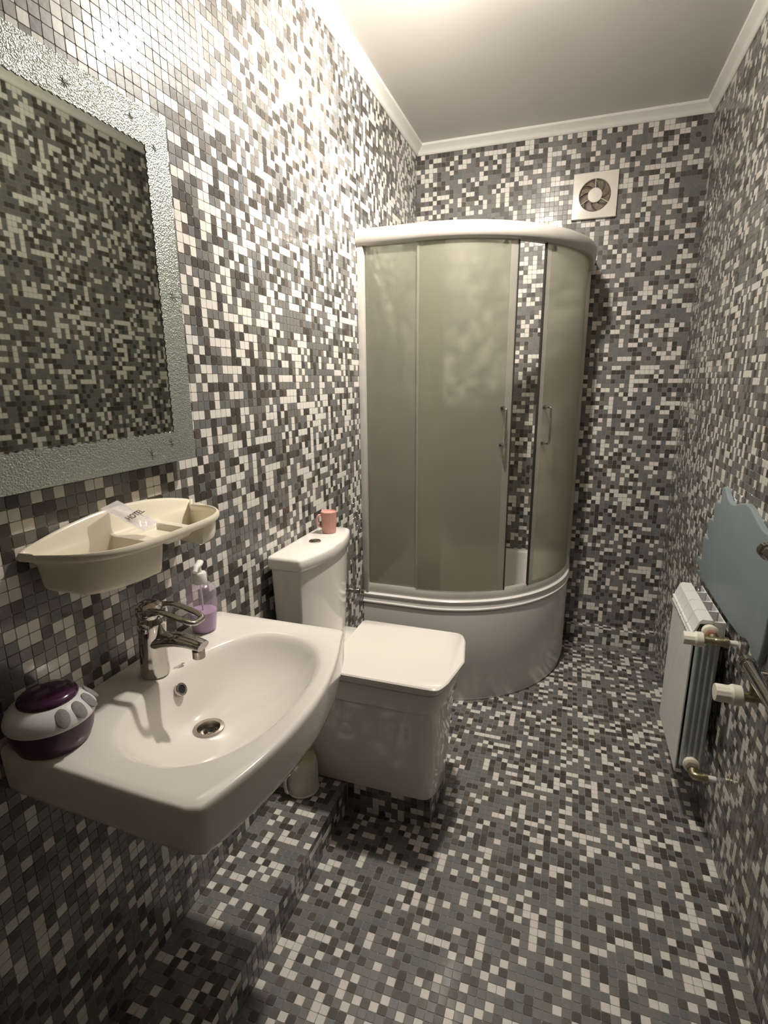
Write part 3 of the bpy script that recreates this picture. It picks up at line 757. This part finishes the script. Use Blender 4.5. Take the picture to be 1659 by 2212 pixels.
g3 = glass(s20, s21, -0.010, 'sliding_door'); strip(s21, -0.010, 0.008, 0.008, 'clear_strip', 'edge_strip', g3)
strip(s20+0.014, -0.010, 0.022, 0.0060, 'clear_strip', 'door_seal', g3); strip(s20-0.002, -0.010, 0.005, 0.010, 'rubber', 'gasket', g3)
s30 = QL-0.30
g4 = glass(s30, QL-0.029, -0.021, 'fixed_panel'); strip(s30, -0.021, 0.010, 0.009, 'clear_strip', 'edge_strip', g4)
def handle(sc, parent):
    L = qlen(Q); i = max(j for j in range(len(L)-1) if L[j] <= sc); t = (sc-L[i])/(L[i+1]-L[i])
    p = Vector(Q[i]).lerp(Vector(Q[i+1]), t); d = (Vector(Q[i+1])-Vector(Q[i])).normalized(); n = Vector((d.y, -d.x)); n3 = Vector((n.x, n.y, 0)); p3 = Vector((p.x, p.y, 0))
    z0, z1 = 1.146, 1.292
    bm = NB(); pth = smooth_path([p3+n3*-0.006+Vector((0, 0, z0)), p3+n3*0.022+Vector((0, 0, z0)), p3+n3*0.030+Vector((0, 0, z0+0.010)), p3+n3*0.031+Vector((0, 0, (z0+z1)/2)), p3+n3*0.030+Vector((0, 0, z1-0.010)), p3+n3*0.022+Vector((0, 0, z1)), p3+n3*-0.006+Vector((0, 0, z1))], 6)
    tube(bm, pth, 0.0048, 12)
    for zc in (z0, z1):
        c = p3+n3*(-0.007)+Vector((0, 0, zc)); tube(bm, [c, c+n3*0.004], 0.010, 16)
    return fin(bm, 'handle', 'chrome', parent)
handle(sd1-0.040, g2); handle(s20+0.036, g3)
for s in (sd0+0.03, sd1-0.05, s20+0.05, s21-0.03):      # rollers under the top rail
    L = qlen(Q); i = max(j for j in range(len(L)-1) if L[j] <= s); p = Vector(Q[i]).lerp(Vector(Q[i+1]), (s-L[i])/(L[i+1]-L[i])); d = (Vector(Q[i+1])-Vector(Q[i])).normalized(); n = Vector((d.y, -d.x))
    bm = NB(); c = Vector((p.x, p.y, 1.893)); n3 = Vector((n.x, n.y, 0)); tube(bm, [c-n3*0.030, c-n3*0.0135], 0.011, 16); fin(bm, 'roller', 'chrome', cab)

# shower mixer and hand shower on the left wall inside the cabin
sh = thing('shower_set', 'chrome hand shower on a riser bar seen blurred through the frosted glass', 'shower head', (0.0, 2.52, 0.95))
bm = NB(); tube(bm, [(0.045, 2.52, 1.10), (0.045, 2.52, 1.86)], 0.009, 14)
for zc in (1.12, 1.84): tube(bm, [(0.0008, 2.52, zc), (0.045, 2.52, zc)], 0.010, 12)
fin(bm, 'riser_bar', 'chrome', sh)
bm = NB(); lathe(bm, [(0.018, 0), (0.045, 0.012), (0.050, 0.022), (0.047, 0.030), (0.001, 0.031)], (0, 0, 0), 'z', 28)
bmesh.ops.rotate(bm, verts=bm.verts[:], cent=(0, 0, 0), matrix=Matrix.Rotation(math.radians(125), 3, 'Y')); bmesh.ops.translate(bm, verts=bm.verts[:], vec=(0.11, 2.52, 1.86)); fin(bm, 'spray_head', 'chrome', sh)
bm = NB(); tube(bm, smooth_path([(0.112, 2.52, 1.865), (0.085, 2.52, 1.84), (0.06, 2.525, 1.77), (0.056, 2.53, 1.68)], 6), 0.011, 12); fin(bm, 'grip', 'chrome', sh)
bm = NB(); tube(bm, smooth_path([(0.056, 2.53, 1.68), (0.06, 2.50, 1.40), (0.075, 2.42, 1.05), (0.08, 2.47, 0.80), (0.06, 2.52, 0.92)], 10), 0.006, 10); fin(bm, 'hose', 'hose', sh)
bm = NB(); tube(bm, [(0.05, 2.44, 0.96), (0.05, 2.60, 0.96)], 0.022, 18)
for yy in (2.445, 2.595): tube(bm, [(0.0008, yy, 0.96), (0.05, yy, 0.96)], 0.014, 14)
tube(bm, [(0.05, 2.52, 0.975), (0.10, 2.52, 1.01)], [0.012, 0.006], 12)
fin(bm, 'mixer', 'chrome', sh)

# ------------------------------------------------------------------ extractor fan
fx, fz, fy = 0.863, 2.232, D-0.0006
fan = thing('extractor_fan', 'square white extractor fan with a round grille high on the far wall', 'fan', (fx, fy, fz))
def circ(n, r, c): return [(c[0]+r*math.cos(2*PI*i/n-3*PI/4), c[1]+r*math.sin(2*PI*i/n-3*PI/4)) for i in range(n)]
def sq(n, h, c):
    out = []
    for i in range(n):
        a = 2*PI*i/n-3*PI/4; d = max(abs(math.cos(a)), abs(math.sin(a))); out.append((c[0]+h*math.cos(a)/d, c[1]+h*math.sin(a)/d))
    return out
bm = NB(); n = 64; c = (fx, fz)
def xz(L, y): return [Vector((p[0], y, p[1])) for p in L]
loft(bm, [xz(sq(n, 0.097, c), fy), xz(sq(n, 0.0985, c), fy-0.014), xz(sq(n, 0.096, c), fy-0.018), xz(circ(n, 0.0715, c), fy-0.020), xz(circ(n, 0.0690, c), fy-0.018), xz(circ(n, 0.0685, c), fy-0.004)], cap0=False, cap1=False)
fin(bm, 'cover', 'fan_plastic', fan)
bm = NB(); lathe(bm, [(0.069, 0), (0.069, -0.003), (0.001, -0.0035)], (fx, fy-0.0005, fz), 'y', 48); fin(bm, 'duct', 'fan_dark', fan)
for k in range(8):
    a = 2*PI*k/8; bm = NB(); A, B = [], []
    for j in range(6):
        r = 0.030+0.036*j/5; sw = 0.55*j/5
        for s, lst in ((-0.25, A), (0.28, B)):
            aa = a+sw+s; lst.append(Vector((fx+r*math.cos(aa), fy-(0.006 if s < 0 else 0.013), fz+r*math.sin(aa))))
    for off in (0, 0.0012): pass
    rows = [[A[j], B[j], B[j]+Vector((0, .001, 0)), A[j]+Vector((0, .001, 0))] for j in range(6)]
    loft(bm, rows); fin(bm, 'blade', 'fan_blade', fan)
bm = NB(); lathe(bm, [(0.031, -0.004), (0.032, -0.017), (0.030, -0.020), (0.001, -0.021)], (fx, fy, fz), 'y', 40); fin(bm, 'hub', 'fan_plastic', fan)
for a in (PI/2, PI/2+2*PI/3, PI/2-2*PI/3):
    bm = NB(); d = Vector((math.cos(a), 0, math.sin(a))); tube(bm, [Vector((fx, fy-0.0165, fz))+d*0.030, Vector((fx, fy-0.0155, fz))+d*0.0695], 0.0016, 8)
    fin(bm, 'strut', 'fan_plastic', fan)

# ------------------------------------------------------------------ radiator on the right wall
rad = thing('radiator', 'white four-section aluminium radiator on the right wall', 'radiator', (1.27, 1.85, 0.16))
RX0, RX1, RY0, RZ0, RZ1, SP = 1.222, 1.304, 1.700, 0.168, 0.700, 0.0815
def section(y):
    # front panel with a rounded top, core, rear fins and top vent wings
    bm = NB(); e = 0.0012
    prof = [(RX0, RZ0), (RX0, RZ1-0.040), (RX0+0.003, RZ1-0.036), (RX0+0.012, RZ1-0.008), (RX0+0.020, RZ1), (RX0+0.048, RZ1), (RX0+0.050, RZ1-0.003), (RX0+0.050, RZ1-0.012), (RX0+0.014, RZ1-0.014), (RX0+0.004, RZ1-0.05), (RX0+0.004, RZ0)]
    prism(bm, prof, 1, y+e, y+SP-e, 0.0006, 1)
    s = fin(bm, 'section', 'radiator', rad, angle=25)
    bm = NB()
    box(bm, RX0+0.028, RX0+0.054, y+SP/2-0.012, y+SP/2+0.012, RZ0+0.01, RZ1-0.016, 0.003)
    for fxx in (0.016, 0.036, 0.056, 0.074):
        box(bm, RX0+fxx-0.0008, RX0+fxx+0.0008, y+0.003, y+SP-0.003, RZ0+0.012, RZ1-0.03, 0)
    box(bm, RX0+0.016, RX1-0.002, y+SP/2-0.001, y+SP/2+0.001, RZ0+0.012, RZ1-0.022)
    fin(bm, 'fins', 'radiator_raw', s, angle=25)
    bm = NB()                                              # open wing with cups behind the top deck
    yy0, yy1 = y+0.002, y+SP-0.002
    prism(bm, [(RX0+0.052, yy0), (RX0+0.052, yy0+0.003), (RX0+0.074, yy0+0.010), (RX1, yy0+0.024), (RX1, yy0+0.002), (RX1-0.004, yy0)], 2, RZ1-0.050, RZ1-0.004)
    box(bm, RX1-0.002, RX1+0.001, yy0, yy1, RZ1-0.058, RZ1-0.006)
    box(bm, RX0+0.050, RX1, yy0, yy1, RZ1-0.060, RZ1-0.055)
    fin(bm, 'top_wing', 'radiator', s, angle=25)
    bm = NB()                                              # little grille bars under the lip on the room side
    for k in range(3):
        tube(bm, [(RX0-0.001, y+0.004+k*0.026, RZ1-0.052), (RX0-0.0025, y+0.017+k*0.026, RZ1-0.047), (RX0-0.001, y+0.027+k*0.026, RZ1-0.052)], 0.0055, 8)
        tube(bm, [(RX0-0.001, y+0.004+k*0.026, RZ1-0.066), (RX0-0.0025, y+0.017+k*0.026, RZ1-0.061), (RX0-0.001, y+0.027+k*0.026, RZ1-0.066)], 0.0055, 8)
    fin(bm, 'grille', 'radiator', s)
    return s
for k in range(4): section(RY0+k*SP)
# fluted near end
bm = NB(); pts = []
for k in range(33):
    t = k/32; pts.append((RX0+0.010+t*(RX1-RX0-0.018), RY0-0.004-0.0045*abs(math.sin(t*PI*4))))
pts += [(RX1-0.008, RY0+0.0006), (RX0+0.010, RY0+0.0006)]
prism(bm, pts, 2, RZ0+0.03, RZ1-0.075); fin(bm, 'end_plate', 'radiator_raw', rad, angle=50)
bm = NB()
for xx in (RX0+0.004, RX0+0.018): box(bm, xx, xx+0.004, 1.99, 2.01, RZ0, RZ0+0.01)
bm.free()
def fitting(zc, nm_head, with_head):
    c = Vector((1.262, RY0-0.010, zc))
    bm = NB(); lathe(bm, [(0.021, 0.008), (0.021, -0.004), (0.024, -0.006), (0.024, -0.014), (0.019, -0.017)], tuple(c), 'y', 24); cp = fin(bm, 'collar', 'valve_plastic', rad)
    bm = NB(); lathe(bm, [(0.016, -0.017), (0.017, -0.020), (0.017, -0.034), (0.013, -0.036)], tuple(c), 'y', 6); fin(bm, 'nut', 'copper' if with_head else 'brass', rad, angle=20)
    e = c+Vector((0, -0.052, -0.004))
    bm = NB(); tube(bm, smooth_path([c+Vector((0, -0.034, 0)), e+Vector((0, 0.006, 0)), e+Vector((0.008, -0.002, 0)), e+Vector((0.030, 0, 0))], 5), [0.013]*16, 14)
    tube(bm, [e+Vector((0.024, 0, 0)), e+Vector((0.036, 0, 0))], 0.016, 14)
    if with_head: tube(bm, [e+Vector((0.004, 0, 0)), e+Vector((-0.030, 0, 0))], [0.013, 0.011], 14)
    fin(bm, 'valve_body', 'brass', rad)
    bm = NB(); tube(bm, [e+Vector((0.034, 0, 0)), Vector((W-0.0005, e.y, e.z))], 0.0085, 14); fin(bm, 'pipe', 'pipe_white', rad)
    return e
def thermo_head(parent, p, sc=1.0, name='thermostatic_head'):
    """fluted knob pointing toward -x from p"""
    bm = NB(); rg = []; n = 48
    for h, r, fl in ((0.0, .0165, 0), (-.003, .0215, 0), (-.020, .0225, 0), (-.024, .0200, 0), (-.027, .0190, 1), (-.050, .0195, 1), (-.053, .0180, 0), (-.054, .008, 0)):
        rg.append([Vector((p[0]+h*sc, p[1]+math.cos(2*PI*i/n)*r*sc*(1-(.05 if fl and i % 4 < 2 else 0)), p[2]+math.sin(2*PI*i/n)*r*sc*(1-(.05 if fl and i % 4 < 2 else 0)))) for i in range(n)])
    loft(bm, rg); return fin(bm, name, 'valve_plastic', parent, angle=35)
e = fitting(0.668, '', True); thermo_head(rad, e+Vector((-0.026, 0, 0)))
fitting(0.215, '', False)

# ------------------------------------------------------------------ blue scalloped panel
bp = thing('scalloped_panel', 'blue-grey panel with wavy scalloped edges on the right wall above the radiator', 'panel', (1.30, 1.75, 0.72))
def arcs(a, b, bulge, n=8):
    a, b = Vector(a), Vector(b); d = b-a; nrm = Vector((-d.y, d.x))
    return [a+d*t+nrm*bulge*math.sin(PI*t) for t in [k/n for k in range(n)]]
P = []
far = [(1.945, 1.062), (2.010, 1.000), (2.060, 0.930), (2.095, 0.855), (2.145, 0.765), (2.150, 0.72)]
# far edge: a run of lobes going down, each starting with a small step back
P += [Vector((1.845, 1.028)), Vector((1.875, 1.035)), Vector((1.905, 1.050)), Vector((1.925, 1.063))]
for a, b in zip(far[:-1], far[1:]):
    P += [Vector(a), Vector((a[0]+0.012, a[1]-0.004)), Vector((a[0]+0.017, a[1]-0.018)), Vector((a[0]+0.012, a[1]-0.036)), Vector((a[0]+0.002+(b[0]-a[0])*0.10, b[1]+0.016)), Vector((b[0]-0.052, b[1]+0.004))]
P += [Vector((2.150, 0.71)), Vector((2.13, 0.705)), Vector((1.9, 0.703)), Vector((1.70, 0.703)), Vector((1.60, 0.708)), Vector((1.56, 0.716)), Vector((1.545, 0.724)), Vector((1.51, 0.726)), Vector((1.47, 0.700)), Vector((1.445, 0.70)), Vector((1.428, 0.725)), Vector((1.420, 0.77)), Vector((1.415, 0.845)), Vector((1.395, 0.90)), Vector((1.36, 0.95)), Vector((1.355, 0.99)), Vector((1.38, 1.02)), Vector((1.43, 1.036)), Vector((1.482, 1.031)), Vector((1.517, 1.024)), Vector((1.55, 1.026)), Vector((1.585, 1.034)), Vector((1.623, 1.046)), Vector((1.665, 1.058)), Vector((1.705, 1.060)), Vector((1.76, 1.048)), Vector((1.805, 1.034))]
PX0, PX1 = 1.3065, W-0.0008
bm = NB(); prism(bm, [tuple(v) for v in P][::-1], 0, PX0, PX1, 0.0, 3)
bmesh.ops.recalc_face_normals(bm, faces=bm.faces[:])
fr = [e for e in bm.edges if all(abs(v.co.x-PX0) < 1e-5 for v in e.verts)]
bmesh.ops.bevel(bm, geom=fr, offset=0.006, segments=3, profile=0.5, affect='EDGES', clamp_overlap=True)
fin(bm, 'panel_board', 'blue', bp, angle=50)

# ------------------------------------------------------------------ chrome towel rail, right edge of the view
tr = thing('towel_rail', 'chrome tube towel rail on the right wall at the right edge of the view', 'towel rail', (1.29, 1.1, 0.70))
bm = NB(); tx = 1.268
pth = smooth_path([(tx, 1.372, 0.735), (tx, 1.25, 0.735), (tx, 1.05, 0.735), (tx, 0.93, 0.74), (tx, 0.86, 0.79), (tx, 0.845, 0.88), (tx, 0.86, 0.97), (tx, 0.93, 1.018), (tx, 1.05, 1.02), (tx, 1.25, 1.02), (tx, 1.365, 1.02)], 8)
tube(bm, pth, 0.0155, 18)
fin(bm, 'rail_tube', 'chrome', tr)
for yy, zc in ((1.372, 0.735), (1.365, 1.02)):
    bm = NB(); lathe(bm, [(0.0158, -0.01), (0.019, -0.008), (0.019, 0.012), (0.012, 0.018), (0.002, 0.020)], (tx, yy, zc), 'y', 22); fin(bm, 'end_cap', 'chrome', tr)
for yy, zc in ((1.33, 0.735), (1.33, 1.02), (1.0, 0.735), (1.0, 1.02)):
    bm = NB(); tube(bm, [(tx+0.010, yy, zc), (W-0.0006, yy, zc)], 0.008, 12); tube(bm, [(W-0.005, yy, zc), (W-0.0006, yy, zc)], 0.018, 16); fin(bm, 'bracket', 'chrome', tr)
bm = NB(); vb = Vector((1.285, 1.362, 0.655))
tube(bm, [vb+Vector((-0.024, 0, 0)), vb+Vector((0.012, 0, 0))], 0.0125, 14); tube(bm, [vb+Vector((0.004, 0, -0.004)), vb+Vector((0.0, 0, 0.066))], 0.0105, 14)
tube(bm, [vb+Vector((0.010, 0, 0)), Vector((W-0.0006, vb.y, vb.z))], 0.010, 12); tube(bm, [vb+Vector((0.002, 0, 0.034)), vb+Vector((0.0, 0, 0.046))], 0.014, 6)
fin(bm, 'valve_body', 'brass', tr)
thermo_head(tr, vb+Vector((-0.020, 0, 0)), 1.12)

# ------------------------------------------------------------------ ceiling lamp (just above the frame)
lamp = thing('ceiling_lamp', 'bare round bulb in a white socket under the middle of the ceiling', 'lamp', (LX, LY, H))
bm = NB(); lathe(bm, [(0.045, -0.0006), (0.045, -0.008), (0.030, -0.018), (0.019, -0.022), (0.018, -0.055), (0.013, -0.057)], (LX, LY, H), 'z', 28); fin(bm, 'socket', 'socket', lamp)
bm = NB(); bmesh.ops.create_icosphere(bm, subdivisions=2, radius=0.020); bmesh.ops.translate(bm, verts=bm.verts[:], vec=(LX, LY, LZ)); fin(bm, 'bulb', 'bulb', lamp)

# ------------------------------------------------------------------ mosaic tiles
PITCH_T = 0.0212
def tile_shape(w):
    h = w/2; c = 0.0018
    o = [(-h+c, -h), (h-c, -h), (h, -h+c), (h, h-c), (h-c, h), (-h+c, h), (-h, h-c), (-h, -h+c)]
    k = (h-0.0003)/h
    return np.array(o), np.array(o)*k
def tile_mesh(name, m, w):
    o, t = tile_shape(w); v = [(*p, -G) for p in o]+[(*p, -0.0004) for p in o]+[(*p, 0) for p in t]
    f = [tuple(range(16, 24))]+[(i, (i+1) % 8, 8+(i+1) % 8, 8+i) for i in range(8)]+[(8+i, 8+(i+1) % 8, 16+(i+1) % 8, 16+i) for i in range(8)]
    me = bpy.data.meshes.new(name); me.from_pydata(v, [], f); me.materials.append(M[m]); return me
SHARED = {}
bpy.context.view_layer.update()
DG = bpy.context.evaluated_depsgraph_get()
def mosaic(parent, grids):
    """grids: (origin, u, v, n, Lu, Lv, white fraction lo, hi, skip function)"""
    cen, U, V, Nn, mi, wu, wv = [], [], [], [], [], [], []
    for (o, u, v, n, Lu, Lv, f0, f1, skip) in grids:
        o, u, v, n = (np.array(a, float) for a in (o, u, v, n))
        nu, nv = max(1, round(Lu/PITCH_T)), max(1, round(Lv/PITCH_T)); pu, pv = Lu/nu, Lv/nv
        I, J = np.meshgrid(np.arange(nu), np.arange(nv), indexing='ij'); I, J = I.ravel(), J.ravel()
        a, b = (I+.5)*pu, (J+.5)*pv
        C = o+a[:, None]*u+b[:, None]*v
        if skip is not None:
            k = ~skip(C); C, a, b = C[k], a[k], b[k]
        fw = f0+(f1-f0)*b/Lv; r = RNG.random(len(C)); q = RNG.random(len(C))
        dark = 0.265
        mm = np.where(r < fw, 0, np.where(r < fw+dark, np.where(q < 0.7, 4, 3), np.where(q < 0.72, 1, 2)))
        cen.append(C); mi.append(mm); K = len(C)
        U.append(np.tile(u, (K, 1))); V.append(np.tile(v, (K, 1))); Nn.append(np.tile(n, (K, 1))); wu.append(np.full(K, pu)); wv.append(np.full(K, pv))
    cen, U, V, Nn, mi, wu, wv = (np.concatenate(x) for x in (cen, U, V, Nn, mi, wu, wv))
    K = len(cen)
    tilt = np.clip(RNG.normal(0, 0.011, (K, 2)), -.03, .03); lift = RNG.uniform(-0.0002, 0, K)
    # how large each shows in the picture
    cp = np.array(CAMP); rel = cen-cp; zc = rel@np.array(CF); xc = rel@np.array(CR); yc = rel@np.array(CU)
    ok = zc > 0.05; zs = np.where(ok, zc, 1)
    sx, sy = 829.5+FPX*xc/zs, 1106-FPX*yc/zs
    ok &= (sx > 4) & (sx < 1655) & (sy > 4) & (sy < 2208)
    dist = np.linalg.norm(rel, axis=1); cosv = np.abs((rel*Nn).sum(1))/dist
    area = np.where(ok, cosv/(zs**2*(zs/dist)), 0)
    order = np.argsort(-area); big = []
    tries = 0
    for k in order:
        if area[k] <= 0 or len(big) >= 300 or tries > 9000: break
        tries += 1
        tgt = Vector(cen[k]+Nn[k]*0.0005); d = tgt-CAMP; L = d.length
        hit, loc, *_ = SC.ray_cast(DG, CAMP, d.normalized(), distance=L-0.004)
        if not hit: big.append(k)
    keep = np.ones(K, bool); keep[big] = False
    wl = np.array(world_loc(parent))
    for k in big:
        key = (int(mi[k]), round(float(wu[k]), 5), round(float(wv[k]), 5))
        if key not in SHARED:
            me = tile_mesh('mosaic_tile', TILES[key[0]], 0.0202); me.transform(Matrix.Diagonal((wu[k]/PITCH_T, wv[k]/PITCH_T, 1, 1))); SHARED[key] = me
        o = bpy.data.objects.new('mosaic_tile', SHARED[key]); COL.objects.link(o); o.parent = parent
        n2 = Nn[k]+U[k]*tilt[k, 0]+V[k]*tilt[k, 1]; n2 /= np.linalg.norm(n2); u2 = U[k]-n2*(U[k]@n2); u2 /= np.linalg.norm(u2); v2 = np.cross(n2, u2)
        mt = Matrix.Identity(4)
        for i in range(3): mt[i][0] = u2[i]; mt[i][1] = v2[i]; mt[i][2] = n2[i]; mt[i][3] = cen[k][i]-wl[i]+Nn[k][i]*lift[k]
        o.matrix_local = mt
    # all the others: one joined mesh
    cen, U, V, Nn, mi, wu, wv, tilt, lift = (a[keep] for a in (cen, U, V, Nn, mi, wu, wv, tilt, lift)); K = len(cen)
    if K == 0: return
    o8, t8 = tile_shape(0.0202)
    au = np.concatenate([o8[:, 0], t8[:, 0]])[None, :]*(wu/PITCH_T)[:, None]; av = np.concatenate([o8[:, 1], t8[:, 1]])[None, :]*(wv/PITCH_T)[:, None]
    hn = np.concatenate([np.full(8, -G), np.zeros(8)])[None, :]+np.zeros((K, 1))
    top = np.concatenate([np.zeros(8), np.ones(8)])[None, :]
    hn = hn+top*(lift[:, None]-au*tilt[:, :1]-av*tilt[:, 1:])
    vs = cen[:, None, :]+au[..., None]*U[:, None, :]+av[..., None]*V[:, None, :]+hn[..., None]*Nn[:, None, :]-wl
    vs = vs.reshape(-1, 3)
    fl = [list(range(8, 16))]+[[i, (i+1) % 8, 8+(i+1) % 8, 8+i] for i in range(8)]
    if True:
        hand = np.cross(U[0], V[0])@Nn[0]
    loops = np.array(sum(fl, [])); sizes = np.array([8]+[4]*8); nl = len(loops)
    LV = (np.arange(K)[:, None]*16+loops[None, :]).ravel()
    st = np.concatenate([[0], np.cumsum(sizes)[:-1]]); LS = (np.arange(K)[:, None]*nl+st[None, :]).ravel(); LT = np.tile(sizes, K)
    me = bpy.data.meshes.new('mosaic_tiles'); me.vertices.add(K*16); me.vertices.foreach_set('co', vs.ravel())
    me.loops.add(K*nl); me.loops.foreach_set('vertex_index', LV.astype(np.int32))
    me.polygons.add(K*9); me.polygons.foreach_set('loop_start', LS.astype(np.int32)); me.polygons.foreach_set('loop_total', LT.astype(np.int32))
    for tn in TILES: me.materials.append(M[tn])
    me.polygons.foreach_set('material_index', np.repeat(mi, 9).astype(np.int32))
    me.polygons.foreach_set('use_smooth', np.zeros(K*9, bool))
    me.update(calc_edges=True); me.validate(); me.shade_flat()
    o = bpy.data.objects.new('mosaic_tiles', me); COL.objects.link(o); o.parent = parent; o['kind'] = 'stuff'
    o['label'] = 'field of small mosaic tiles'

Y0 = -0.10
mosaic(wall_left, [((0, Y0, STZ), (0, 1, 0), (0, 0, 1), (1, 0, 0), D-Y0, H-STZ, 0.24, 0.42, lambda C: (C[:, 2] > HC+0.012))])
mosaic(wall_right, [((W, D, 0), (0, -1, 0), (0, 0, 1), (-1, 0, 0), D-Y0, H, 0.25, 0.29, lambda C: (C[:, 2] > HC+0.012))])
mosaic(wall_back, [((0, D, 0), (1, 0, 0), (0, 0, 1), (0, -1, 0), W, H, 0.26, 0.29, lambda C: ((C[:, 2] > HC+0.012) | ((C[:, 2] < 0.45) & (C[:, 0] < 0.84)) | ((C[:, 2] < LZT) & (C[:, 0] > 0.87))))])
mosaic(floor, [((STX, Y0, 0), (1, 0, 0), (0, 1, 0), (0, 0, 1), W-STX, D-Y0, 0.205, 0.205, lambda C: ((C[:, 1] > LY0) & (C[:, 0] > 0.87)) | ((C[:, 0] < PX) & (C[:, 1] > PY0) & (C[:, 1] < PY1)) | ((C[:, 1] > 2.6) & (C[:, 0] < 0.8)))])
mosaic(step, [((0, Y0, STZ), (1, 0, 0), (0, 1, 0), (0, 0, 1), STX, 2.06-Y0, 0.24, 0.24, None),
              ((STX, Y0, 0), (0, 1, 0), (0, 0, 1), (1, 0, 0), 2.06-Y0, STZ, 0.2, 0.2, lambda C: (C[:, 1] > PY0) & (C[:, 1] < PY1))])
mosaic(plinth, [((STX, PY0, 0), (1, 0, 0), (0, 0, 1), (0, -1, 0), PX-STX, STZ, 0.27, 0.27, None),
                ((PX, PY0, 0), (0, 1, 0), (0, 0, 1), (1, 0, 0), PY1-PY0, STZ, 0.27, 0.27, None),
                ((STX, PY0, STZ), (1, 0, 0), (0, 1, 0), (0, 0, 1), PX-STX, PY1-PY0, 0.27, 0.27, None),
                ((PX, PY1, 0), (-1, 0, 0), (0, 0, 1), (0, 1, 0), PX-STX, STZ, 0.27, 0.27, None)])
mosaic(ledge, [((0.885, LY0, 0), (1, 0, 0), (0, 0, 1), (0, -1, 0), W-0.885, LZT, 0.27, 0.27, None),
               ((0.885, LY0, LZT), (1, 0, 0), (0, 1, 0), (0, 0, 1), W-0.885, D-LY0, 0.3, 0.3, None)])
print('TRIS', sum(len(p.data.loop_triangles) or sum(len(f.vertices)-2 for f in p.data.polygons) for p in bpy.data.objects if p.type == 'MESH'))
